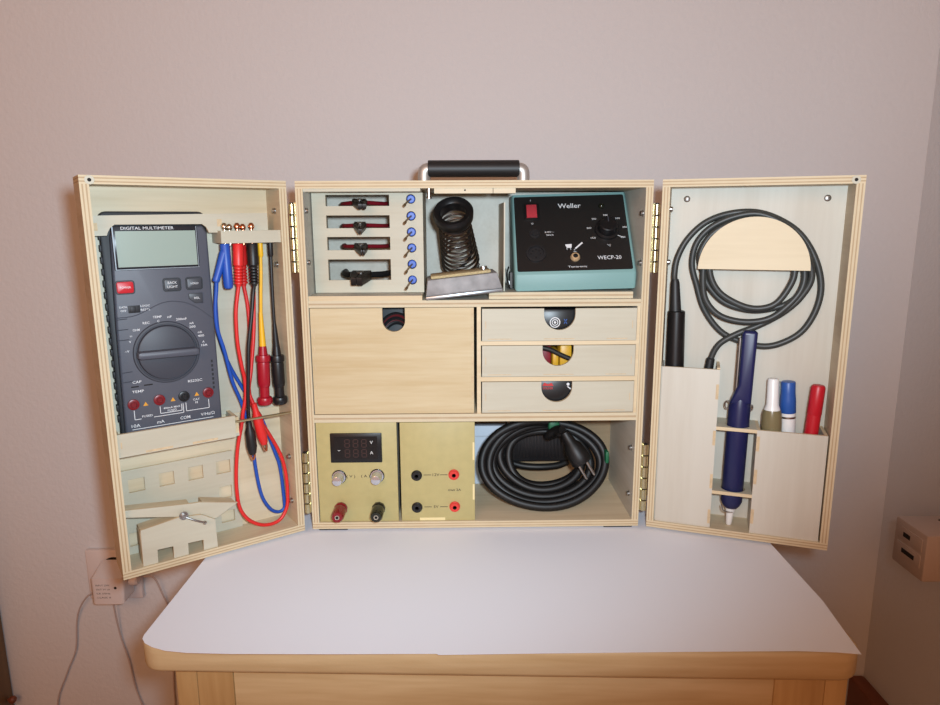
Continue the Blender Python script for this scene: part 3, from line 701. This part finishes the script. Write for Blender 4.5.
def pliers(label, z, big, handle, jaws, turn):
    th = Thing('pliers', label, 'pliers', (-121, 32, z), 'C', 'pliers in the tool rack')
    k = 1.45 if big else 1.0; c = -121
    tilt = Matrix.Translation((c, 32, z)) @ Matrix.Rotation(R(turn), 4, 'Z') @ Matrix.Rotation(R(13), 4, 'X') @ Matrix.Translation((-c, -32, -z))
    for sx in (-1, 1):
        w, tip, tw = {'long': (6, 2, 1.4), 'cutter': (7, 8, 4), 'round': (6.5, 5, 2)}[jaws]
        poly = [(c+sx*.3, 34), (c+sx*w*k, 35), (c+sx*(w+.8)*k, 27), (c+sx*w*.9*k, 19), (c+sx*tw*k, tip), (c+sx*.3, tip)]
        if sx < 0: poly = poly[::-1]
        b = B(); b.M = tilt @ FLAT; b.prism(poly, -(z+3.4*k), -(z-2.8*k), 0, 1, 2, True)
        th.part('jaw', b, 'dark_steel')
        b = B(); b.tube([(c+sx*4, 37, z), (c+sx*10*k**.3, 46, z-.4), (c+sx*20, 60, z-1), (c+sx*26, 78, z-1), (c+sx*28, 98, z-1)], 2.1*k, 0, 12, 5, False, 2.5*k)
        th.part('handle', b, handle)
    b = B(); b.M = tilt; b.lathe([(0, 3*k), (.8, 3*k), (1.2, 2*k)], (c, 27, z+3.4*k), (0, 0, 1), 0, 16)
    th.part('pivot', b, 'steel')
    return th
pliers('small pliers with red grips in the topmost rack slot', 353, False, 'grip_red', 'cutter', 15)
pliers('small pliers with red grips in the second rack slot from the top', 329.2, False, 'grip_red', 'long', 8)
pliers('small pliers with red grips in the third rack slot from the top', 307, False, 'grip_red', 'round', 12)
pliers('large black handled pliers in the tall bottom rack slot', 276.4, True, 'black_rubber', 'cutter', -6)
sd = None
for k, (z, nm) in enumerate(zip(hz, ('topmost', 'second', 'third', 'fourth', 'fifth', 'lowest'))):
    lb = 'blue handled precision screwdriver in the %s round rack hole' % nm
    if not sd:
        sd = Thing('precision_screwdriver', lb, 'screwdriver', (-66.9, 33, z), 'C', 'precision screwdrivers in the tool rack')
        sd.part('handle', B().lathe([(0, 3.6), (1, 4.5), (50, 4.6), (52, 3.8)], (-66.9, 34.5, z), (0, 1, .02), 0, 8), 'handle_blue')
        b = B().tube([(-66.9, 35, z), (-69.4, 22, z-3), (-71.2, 12, z-5.8)], 1.0, 0, 8, 2)
        d = Vector((-.2, -.86, -.45)); b.lathe([(0, 1), (2, 1.5), (5, 1.3), (6, .6)], (-70.9, 13.6, z-5.2), d, 0, 8)
        sd.part('shaft', b, 'blade')
    else: dup(sd.o, lb, Matrix.Translation(Vector((-66.9, 33, z))*S))

# ================================================================== stand with the coiled spring
hs = Thing('soldering_iron_stand', 'soldering iron stand with a black mouthed coil spring on a grey sponge base', 'iron stand', (-12, 20, 252.7))
T = Matrix.Translation((-50.2, -2, 252.7)) @ Matrix.Rotation(R(3), 4, 'Z') @ Matrix.Rotation(R(-6.1), 4, 'Y')
b = B(); b.M = T; b.prism([(0, 3.6), (79, 3.6), (79, 5), (75.5, 20.4), (3.4, 20.4), (0, 5)], 0, 52, 0, 1.4, 2, True)
hs.part('base', b, 'sponge_tray')
b = B(); b.M = T; b.rbox(-.6, 79.6, -.6, 52, 0, 3.6, .8); hs.part('base_trim', b, 'tin')
b = B(); b.M = T; b.rbox(7, 70, 5, 46, 20.4, 23.6, 1.4); hs.part('sponge', b, 'sponge')
b = B(); b.M = T; b.lathe([(0, 3), (4, 3), (4.4, 4.2), (7, 4)], (63, 14, 20.4), (0, 0, 1), 0, 14); hs.part('fixing_nut', b, 'steel')
F0, K0 = Vector((-22.6, 24, 342.6)), Vector((-14.5, 84, 285)); ax = (K0-F0).normalized(); a1 = ax.cross(Vector((0, 0, 1))).normalized(); a2 = a1.cross(ax)
turns = 11; N = turns*20; P = []
for i in range(N+1):
    t = i/N; g = 2*math.pi*turns*t; r = 15.4+6*t
    P.append(F0+ax*((K0-F0).length*(.05+.95*t))+(a1*math.cos(g)+a2*math.sin(g))*r)
P += [Vector((-14, 74, 270)), Vector((-13, 56, 268)), Vector((-13, 44, 272))]
hs.part('coil_spring', B().tube(P, 1.35, 0, 8, 1), 'spring_steel')
b = B()
prof = [(-2, 20), (1, 21.6), (9, 20.8), (13, 18.4), (13, 15), (6, 13), (1, 13.4), (-1.6, 16.6), (-2, 20)]
b.lathe(prof, F0, ax, 0, 36); b.f = b.f[:-2]; b.mi = b.mi[:-2]; b.sm = b.sm[:-2]; b.uv = b.uv[:-2]
hs.part('mouth_ring', b, 'black_satin')
b = B().tube([F0+a1*14.5+ax*6, F0+a1*15+ax*30+a2*-8, F0+a1*13+ax*60+a2*-12, Vector((-30, 62, 270)), Vector((-28, 46, 271))], 1.6, 0, 8, 5)
hs.part('support_wire', b, 'dark_steel')

# ================================================================== soldering station
ws = Thing('soldering_station', 'teal soldering station with a sloping black control panel', 'soldering station', (107, 70, 259.6))
W2, TI, HH = 64, R(36.7), 104.5
T = Matrix.Translation((106, -18, 0)) @ Matrix.Translation((-64, 0, 259.6)) @ Matrix.Rotation(R(-1.3), 4, 'Y') @ Matrix.Translation((64, 0, -259.6)) @ Matrix.Translation((0, 30, 0)) @ Matrix.Rotation(R(-1.6), 4, 'Z') @ Matrix.Translation((0, -30, 0))
b = B(); b.M = T @ SIDE
ty, tz = 30+HH*math.sin(TI), 277.2+HH*math.cos(TI)
b.prism([(33, 259.8), (30, 275.8), (30.6, 277.8), (ty, tz), (ty+24, tz), (ty+30, 300), (ty+28, 259.8)], -W2, W2, 0, 3.4, 3, True)
ws.part('body', b, 'teal')
PM = T @ Matrix.Translation((0, 30, 277.2)) @ Matrix.Rotation(-TI, 4, 'X')
b = B(); b.M = PM; b.prism(rrect(-60.8, 60.4, 3.6, 101, 2), -.5, 1)
pn = ws.part('control_panel', b, 'panel_black')
U = lambda u: -60.8+121.2*u
V = lambda v: 101-97.4*v
def pp(name, m, fn, label=None):
    b = B(); b.M = PM; fn(b); return ws.part(name, b, m, pn, label)
pp('switch_bezel', 'black_satin', lambda b: b.rbox(U(.155)-8.6, U(.155)+8.6, -1.6, .4, V(.215)-11.5, V(.215)+11.5, .6))
pp('rocker_switch', 'rocker_red', lambda b: b.prism([(U(.155)-5.8, V(.215)-8.4), (U(.155)+5.8, V(.215)-8.4), (U(.155)+5.8, V(.215)+8.4), (U(.155)-5.8, V(.215)+8.4)], -3.4, .2, 0, 1), 'red rocker power switch')
pp('din_socket', ['socket_black', 'dark_hole'], lambda b: (b.lathe([(0, 10.6), (1.6, 10.4), (1.8, 8.6), (.2, 8.2)], (U(.17), -.5, V(.775)), (0, -1, 0), 0, 32, [0, 0, 0, 1]), [b.lathe([(0, .9), (1.2, .8)], (U(.17)+5*math.cos(R(a)), -.7, V(.775)+5*math.sin(R(a))), (0, -1, 0), 1, 8) for a in (0, 45, 90, 135, 180, 270)]))
pp('fuse_holder', 'socket_black', lambda b: b.lathe([(0, 6), (1, 5.6), (1.2, 4), (2.4, 3.6)], (U(.17), -.5, V(.51)), (0, -1, 0), 0, 24))
pp('earth_jack', ['gold_plated', 'dark_hole'], lambda b: b.lathe([(0, 5.2), (1.6, 5), (3.2, 4), (3.4, 2.6), (.4, 2.4)], (U(.51), -.5, V(.835)), (0, -1, 0), 0, 24, [0, 0, 0, 1]), 'gold coloured earth jack')
kb = pp('temperature_knob', 'black_satin', lambda b: b.lathe([(0, 13.5), (2, 13.2), (2.6, 10.5), (11, 9.6), (12, 8.6)], (U(.815), -.5, V(.48)), (0, -1, 0), 0, 32))
b = B(); b.M = PM; b.box(U(.815)-.5, U(.815)+.5, -12.8, -12.2, V(.48)+2, V(.48)+8); b2 = ws.part('pointer_mark', b, 'meter_dark', pn)
pp('indicator_lamp', 'smoke_plastic', lambda b: b.lathe([(0, 3.4), (1.4, 3.2), (2.6, 2), (3, .8)], (U(.79), -.5, V(.16)), (0, -1, 0), 0, 20), 'dark unlit indicator lamp')
def lettering(b):
    y = -.62
    b.text('Weller', U(.5), V(.145), y, 6.2, 0, 0, 25, .035)
    b.text('WECP-20', U(.808), V(.85), y, 4.6, 0, 0, 25)
    b.text('Temtronic', U(.525), V(.955), y, 2.2, 0, 0, 20, .01)
    b.text('24V~', U(.30), V(.495), y, 1.9, 0, 0, 10); b.text('50VA', U(.305), V(.535), y, 1.9, 0, 0, 8)
    b.text('I', U(.15), V(.055), y, 2.4); b.text('O', U(.155), V(.375), y, 2.2)
    for k, s in enumerate(('150', '200', '250', '300', '350', '400', '450')):
        a = R(214-k*41.3); b.text(s, U(.815)+19.4*math.cos(a), V(.48)+19*math.sin(a), y, 2.2, 0, 0, 5)
    b.text('\u00b0C', U(.815), V(.48)-20.5, y, 2.4, 0, 0, 4)
    b.line(U(.9), V(.56), U(.955), V(.59), y, .7)
    # pictures over the jack: a small board with legs, and a pencil iron
    b.add([(U(.43), y, V(.665)), (U(.49), y, V(.66)), (U(.485), y, V(.71)), (U(.445), y, V(.71))], [[0, 1, 2, 3]])
    b.line(U(.445), V(.71), U(.445), V(.735), y, .5); b.line(U(.475), V(.71), U(.478), V(.735), y, .5)
    b.line(U(.52), V(.72), U(.585), V(.645), y, 1.7); b.line(U(.505), V(.745), U(.52), V(.72), y, .5); b.line(U(.5), V(.76), U(.525), V(.76), y, .5)
pp('lettering', 'print_white', lettering)
b = B(); b.box(38.6, 41.2, 38, 58, 261, 278); b.box(37.4, 38.6, 42, 46, 264, 268, 1); b.box(37.4, 38.6, 51, 55, 264, 268, 1); b.tube([(38, 52, 283), (35, 38, 275), (37.6, 30, 262)], .9, 0, 8, 4)
ws.part('holder_bracket', b, ['dark_steel', 'steel'], None, 'dark metal bracket on the left side')

# ================================================================== laboratory supply and fixed voltage module
m1 = Thing('power_supply_module', 'yellow bench supply module with a black volt and ampere display', 'power supply', (-128, 50, 7.6))
m1.part('front_panel', B().rbox(-171.9, -85.2, 1.6, 5, 7.7, 121.3, .5), 'panel_yellow')
m1.part('housing', B().box(-170.5, -86.6, 5, 104, 7.7, 119), 'ply_inner')
ds = m1.part('display_frame', B().rbox(-156.8, -101.4, -.6, 3, 76.8, 109.8, .8), 'black_satin')
m1.part('display_window', B().box(-152.6, -106, -.8, 0, 80.6, 106.6), 'screen_black', ds)
b = B()
SEG = {'a': (-2.4, 5.4, 2.4, 5.4), 'g': (-2.4, 0, 2.4, 0), 'd': (-2.4, -5.4, 2.4, -5.4), 'f': (-2.9, .5, -2.9, 5), 'b': (2.9, .5, 2.9, 5), 'e': (-2.9, -5, -2.9, -.5), 'c': (2.9, -5, 2.9, -.5)}
for zc in (98.8, 87.6):
    for xc in (-138.4, -129.4, -120.4):
        for a in SEG.values(): b.line(xc+a[0]*.85, zc+a[1]*.78, xc+a[2]*.85, zc+a[3]*.78, -.86, 1.05)
m1.part('digit_segments', b, 'led_segment', ds, 'unlit brown digit segments reading 888 twice')
b = B(); b.text('V', -112.4, 99.6, -.86, 3.4, 0, 0, 3.2, .03); b.text('A', -112.4, 88, -.86, 3.4, 0, 0, 3.4, .03); b.text('v', -147.4, 91, -.86, 1.8, 0, 0, 3.4)
m1.part('lettering', b, 'label_white', ds)
m1.part('lettering', B().text('( V )', -136.2, 60.4, 1.56, 3, 0, 0, 9.5, .03), 'print_black')
m1.part('lettering', B().text('( A )', -120.2, 60.6, 1.56, 3, 0, 0, 9.5, .03), 'print_black')
for x, z in ((-149, 60), (-107.6, 60.8)):
    k = m1.part('adjustment_knob', B().lathe([(0, 7.2), (2, 7.2), (2.2, 6.2), (11, 5.2), (14, 5), (14.4, 3.8)], (x, 1.6, z), (0, -1, 0), 0, 14), 'crystal', None, 'clear plastic adjustment knob')
    m1.part('knob_collar', B().lathe([(0, 8), (.8, 7.8)], (x, 1.6, z), (0, -1, 0), 0, 24), 'black_satin', k)
for x, z, m, l in ((-148.4, 23.6, 'ruby_plastic', 'red translucent binding post'), (-107, 23.4, 'smoke_plastic', 'black translucent binding post')):
    k = m1.part('binding_post', B().lathe([(0, 7.4), (3, 7.4), (3.4, 5.8), (6, 5.8), (6.4, 7), (22, 6.8), (24.6, 5.6), (24.8, 2.6), (18, 2.4)], (x, 1.6, z), (0, -1, 0), 0, 10), m, None, l)
    m1.part('terminal_bore', B().lathe([(0, 2.6), (8, 2.6), (8, 1.6), (5, 1.5)], (x, -15, z), (0, -1, 0), 0, 14, [0, 0, 1]), ['nickel', 'dark_hole'], k)
m2 = Thing('power_supply_module', 'yellow module with two black and two red banana sockets', 'power supply', (-41, 50, 7.6))
b = B().rbox(-81.9, -1, 1.8, 5, 7.7, 120.8, .5); b.box(-62, -34, 1.7, 1.9, 8.2, 11.4, 1); b.box(-3.4, -1.4, 1.7, 1.9, 32, 50, 1); b.box(-3.4, -1.4, 1.7, 1.9, 78, 98, 1)
m2.part('front_panel', b, ['panel_yellow', 'tab_yellow'])
m2.part('housing', B().box(-80.6, -2.4, 5, 104, 7.7, 118), 'ply_inner')
for x, z, r in ((-64.6, 60.8, 0), (-24, 61.4, 1), (-64.8, 23.7, 0), (-23.3, 24.2, 1)):
    b = B().lathe([(0, 6), (1.6, 5.8), (2.2, 5), (3.6, 4.8), (3.6, 2.2), (-1, 2.1)], (x, 1.8, z), (0, -1, 0), 0, 28, [0, 0, 0, 0, 1])
    m2.part('banana_socket', b, ['socket_red' if r else 'black_plastic', 'dark_hole'], None, 'red socket' if r else 'black socket')
b = B()
for z, s, w in ((61.2, '12V', 7.4), (24, '5V', 5.4)):
    b.text(s, -44, z, 1.74, 3.1, 0, 0, w, .03); b.line(-57, z, -48.6, z, 1.74, .7); b.line(-39.4, z, -31, z, 1.74, .7)
b.text('max 2A', -23.4, 43.6, 1.74, 2.6, 0, 0, 14, .03)
m2.part('lettering', b, 'print_black')

# ================================================================== lower right compartment
wb = Thing('white_box', 'small white box at the back behind the yellow socket module', 'box', (14, 112, 7.6))
b = B().rbox(-2, 40, 106, 118.2, 7.7, 84, 1); wb.part('carton', b, 'white_box'); wb.part('lid_seam', B().box(-2, 40, 105.8, 106, 70, 71), 'silver_paint')
pc = Thing('power_cable', 'thick black mains cable coiled in the lower right compartment', 'cable', (81, 50, 7.6))
P = []; rad = [(75, 44.4), (68, 42), (60, 38.4), (52, 34), (44, 28)]
for i, (rx, rz) in enumerate(rad):
    for k in range(20):
        g = R(80)+2*math.pi*k/20; f = k/20; nx, nz = rad[min(i+1, len(rad)-1)]
        ax_, az_ = rx+(nx-rx)*f, rz+(nz-rz)*f; sw = 2.2*math.sin(2*g+1.9*i)+1.2*math.sin(3*g+i)
        z = 57.2+az_*math.sin(g)+(2 if math.sin(g) > 0 else 0)*math.sin(g)
        z = max(z, 12.6); P.append((81+ax_*math.cos(g)+sw, 17+4.6*(i+f)+(z-12)*.5, z))
P += [(86, 62, 84), (94, 52, 95), (100, 42, 98)]
pc.part('cord', B().tube(P, 5.1, 0, 12, 3), 'cable_black')
b = B().lathe([(0, 5), (14, 7), (18, 10), (32, 12), (38, 12), (40, 11)], (101, 34, 98), (.5, -.16, -.84), 0, 28)
pl_ = pc.part('plug', b, 'cable_black')
for o in (-5, 5): pc.part('plug_pin', B().lathe([(0, 1.8), (16, 1.8), (18, 1)], (121.6+o*.84, 27.4, 63+o*.5), (.5, -.16, -.84), 0, 12), 'steel', pl_)
pc.part('cable_tie', B().rbox(86, 99, 55, 68, 92, 104, 3), 'green_tie', None, 'green cable tie')
pc.part('cable_tie', B().rbox(149, 153, 34, 46, 60, 74, 1.6), 'green_tie', None, 'green cable tie')
ba = Thing('power_adapter', 'black ribbed power adapter with a white label behind the coiled cable', 'power adapter', (80, 105, 40))
b = B().rbox(40.4, 120, 94, 118.2, 41, 98, 2.5)
for k in range(17): b.rbox(45+k*4.2, 47.4+k*4.2, 93.2, 95, 46, 82, .4)
ba.part('body', b, 'black_plastic'); b = B().box(40.8, 82, 93, 93.6, 84.4, 93); ba.part('label', b, 'label_white')
b = B()
for k in range(12): b.line(50+k*2.3, 86, 50+k*2.3, 91, 92.9, .9)
ba.part('label_print', b, 'print_black')
ba.part('output_lead', B().tube([(44, 96, 40), (60, 92, 36.5), (81, 90, 35.6), (102, 92, 36.5), (116, 96, 40)], 4.2, 0, 12, 4), 'cable_black')

# ================================================================== what the finger notches of the drawers let us see
th = Thing('wire_coil', 'bundle of thin black and red wire seen through the large drawer notch', 'wire', (-85, 30, 134.3))
b = B(); b2 = B()
for i in range(7):
    (b2 if i in (1, 4) else b).tube([(-85+(26-i)*math.cos(a), 26+i*1.6+2*math.sin(2*a+i), 186+(50-2*i)*math.sin(a)) for a in [k*math.pi/8 for k in range(16)]], 1.6, 0, 6, 3, True)
th.part('black_wire', b, 'black_plastic'); th.part('red_wire', b2, 'wire_red')
o = B().rbox(-104, -68, 44, 56, 134.3, 240, 1).build('grey_card', 'card_grey', None, (-86, 45, 134.3)); tag(o, 'dull grey card standing behind the wire in the large drawer', 'card', None, 'C', (-86, 45, 134.3))
th = Thing('black_case', 'black glossy case with a white ringed emblem in the top small drawer', 'case', (88, 20, 212.3))
th.part('shell', B().rbox(66, 110, 9, 60, 212.3, 242, 4), 'black_satin')
b = B()
for r0, r1 in ((4.6, 5.6), (2.6, 3.4)):
    b.plate(circ(84.4, 227.4, r1, 24), [circ(84.4, 227.4, r0, 24)], 8.6, 9.1, 0, 0)
b.prism(circ(84.4, 227.4, 1.3, 12), 8.6, 9.1)
th.part('emblem', b, 'print_white')
b = B().line(94, 226, 97, 231, 8.8, .8); b.line(97, 226, 94, 231, 8.8, .8); th.part('blue_mark', b, 'marker_blue')
cl = [('yellow plastic grip on the right in the middle small drawer', (91, 104), 'gold_yellow', 196, 14), ('orange yellow strip standing in the middle small drawer', (83, 90), 'gold_yellow', 190, 13), ('red plastic grip on the left in the middle small drawer', (70, 82), 'grip_red', 195, 16)]
for l, (x0, x1), m, zt, y0 in cl:
    o = B().rbox(x0, x1, y0, y0+40, 174, zt+6, 2).build('plastic_grip', m, None, ((x0+x1)/2, y0+20, 174)); tag(o, l, 'grip', 'plastic grips in the middle small drawer', 'C', ((x0+x1)/2, y0+20, 174))
o = B().tube([(68, 9.2, 201), (80, 9.2, 198), (92, 9.2, 192), (106, 9.2, 186)], 2.6, 0, 10, 4).build('black_strap', 'black_rubber', None, (88, 9.5, 186)); tag(o, 'black strap across the grips in the middle small drawer', 'strap', None, 'C', (88, 9.5, 186))
th = Thing('black_packet', 'black packet with red print in the bottom small drawer', 'packet', (87, 20, 134.3))
th.part('wrapper', B().rbox(66, 110, 8, 60, 134.3, 164, 1.5), 'black_satin')
b = B(); b.text('SOLDER', 78, 156, 7.9, 2.6, 0, 0, 11, .02); b.prism([(72, 158.6), (84, 158.6), (82, 162), (78, 160.6), (74, 162.4)], 7.7, 7.95)
th.part('red_print', b, 'print_red')
b = B().prism(circ(99.6, 160.4, 1.6, 12), 7.7, 7.95); b.line(99, 158, 102.6, 155, 7.9, 1.1); th.part('white_print', b, 'print_white')

# ================================================================== sockets on the walls
so = Thing('wall_socket', 'white single wall socket behind the plug adapter at the left', 'socket', (-538, 249, -190))
so.part('plate', B().rbox(-579, -499, 241, 249.9, -226, -146, 3), 'socket_white')
so.part('recess', B().lathe([(0, 21), (.6, 20), (.5, 18.5)], (-536, 241, -177), (0, -1, 0), 0, 32, [0, 1]), ['socket_white', 'dark_hole'])
ad = Thing('plug_adapter', 'white plug-in adapter with printed rating, plugged into the left wall socket', 'adapter', (-528, 222, -213))
b = B(); b.M = SIDE; b.prism([(205, -213), (238, -213), (238, -160), (205, -172)], -555, -507, 0, 6, 3, True); ad.part('housing', b, 'socket_white')
b = B()
for k, s in enumerate(('INPUT 230V', 'OUT 5V 1A', 'CE 50Hz', 'CLASS II')): b.text(s, -537, -183-k*6.4, 204.9, 2.4, 0, 0, 20)
b.prism(circ(-519, -187, 2, 14), 204.7, 205); ad.part('rating_print', b, 'print_black')
ad.part('side_plug', B().lathe([(0, 8), (10, 8), (12, 6)], (-507, 226, -186), (1, 0, 0), 0, 20), 'socket_white')
def wcable(label, pts):
    o = B().tube([(x, (235, 238, 243)[i] if i < 3 else 246.8, z) for i, (x, z) in enumerate(pts)], 1.25, 0, 8, 5).build('thin_cable', 'cable_white', None, (pts[-1][0], 246.5, pts[-1][1])); tag(o, label, 'cable', 'thin cables on the left wall', 'C', (pts[-1][0], 246.5, pts[-1][1]))
wcable('thin pale cable curving down left from the plug adapter', [(-556, -206), (-579, -218), (-597.1, -242), (-606.9, -269.4), (-613.8, -314.8), (-633.0, -357.2), (-655, -420), (-660, -560), (-640, -748)])
wcable('thin pale cable hanging straight down below the plug adapter', [(-543, -214), (-543, -228), (-543.4, -263.4), (-541.5, -298.3), (-534.1, -333.7), (-528.1, -384.0), (-515, -450), (-510, -600), (-530, -748)])
wcable('thin pale cable on the wall between plug adapter and table', [(-492, -186), (-478, -190), (-470, -219.7), (-464, -250), (-462, -300), (-470, -420), (-465, -748)])
wo = Thing('outlet_box', 'cream surface mounted socket box on the right wall', 'socket box', (566, 32, -76))
wo.part('housing', B().rbox(510, 621.8, 4, 60, -76, -18.6, 3), 'box_cream')
for z in (-34, -54):
    p = wo.part('socket_insert', B().rbox(509, 511, 10, 52, z-8, z+8, .6), 'box_cream')
    wo.part('slot', B().box(508.7, 509.2, 20 if z < -50 else 30, 42, z-3, z+2.5), 'dark_hole', p)
wo.part('screw_head', B().lathe([(0, 1.8), (.8, 1.5)], (552, 44, -18.6), (0, 0, 1), 0, 12), 'dark_steel')
cb = Thing('wooden_cupboard', 'brown wooden cupboard edge with a round knob at the left border of the photo', 'cupboard', (-935, 215, -750))
cb.part('carcase', B().rbox(-1150, -721, 190, 249, -750, 420, 3), 'pine_dark')
cb.part('cupboard_door', B().rbox(-1140, -726, 182, 190, -735, 410, 2), 'pine_dark')
cb.part('knob', B().lathe([(0, 2.4), (3, 2.4), (4, 5), (8, 6), (11, 4)], (-721, 236, -392), (1, 0, 0), 0, 18), 'skirting')

# ================================================================== camera and light
cam = bpy.data.cameras.new('camera'); co = bpy.data.objects.new('camera', cam); C.objects.link(co)
cam.sensor_fit = 'HORIZONTAL'; cam.sensor_width = 36; cam.lens = 672.783/940*36; cam.clip_start = .01
r = Vector((.99988734, -.0142965, -.00457286)); u = Vector((.00724042, .19252339, .98126567)); f = Vector((.01314828, .98118824, -.19260522))
mx = Matrix((r, u, -f)).transposed().to_4x4(); mx.translation = (-.01502546, -.69372436, .33358312); co.matrix_world = mx
bpy.context.scene.camera = co
fl = bpy.data.lights.new('camera_flash', 'SPOT'); fo = bpy.data.objects.new('camera_flash', fl); C.objects.link(fo)
fl.energy = 22.3; fl.color = (.72, .88, 1); fl.shadow_soft_size = .018; fl.spot_size = R(116); fl.spot_blend = .62
fo.location = (.022, -.70, .365); fo.rotation_euler = (Vector((-.15, .25, .52))-Vector(fo.location)).to_track_quat('-Z', 'Y').to_euler()
rl = bpy.data.lights.new('room_lamp', 'AREA'); ro = bpy.data.objects.new('room_lamp', rl); C.objects.link(ro)
rl.shape = 'DISK'; rl.size = .9; rl.energy = 8; rl.color = (1, .54, .3)
ro.location = (-.6, -1.7, .8); ro.rotation_euler = (Vector((-.05, .1, .1))-Vector(ro.location)).to_track_quat('-Z', 'Y').to_euler()
w = bpy.data.worlds.new('world'); bpy.context.scene.world = w; w.use_nodes = True
w.node_tree.nodes['Background'].inputs['Color'].default_value = (1, .46, .235, 1); w.node_tree.nodes['Background'].inputs['Strength'].default_value = .52
vs = bpy.context.scene.view_settings; vs.view_transform = 'Standard'; vs.look = 'None'; vs.gamma = 1; vs.exposure = .05; vs.use_curve_mapping = False
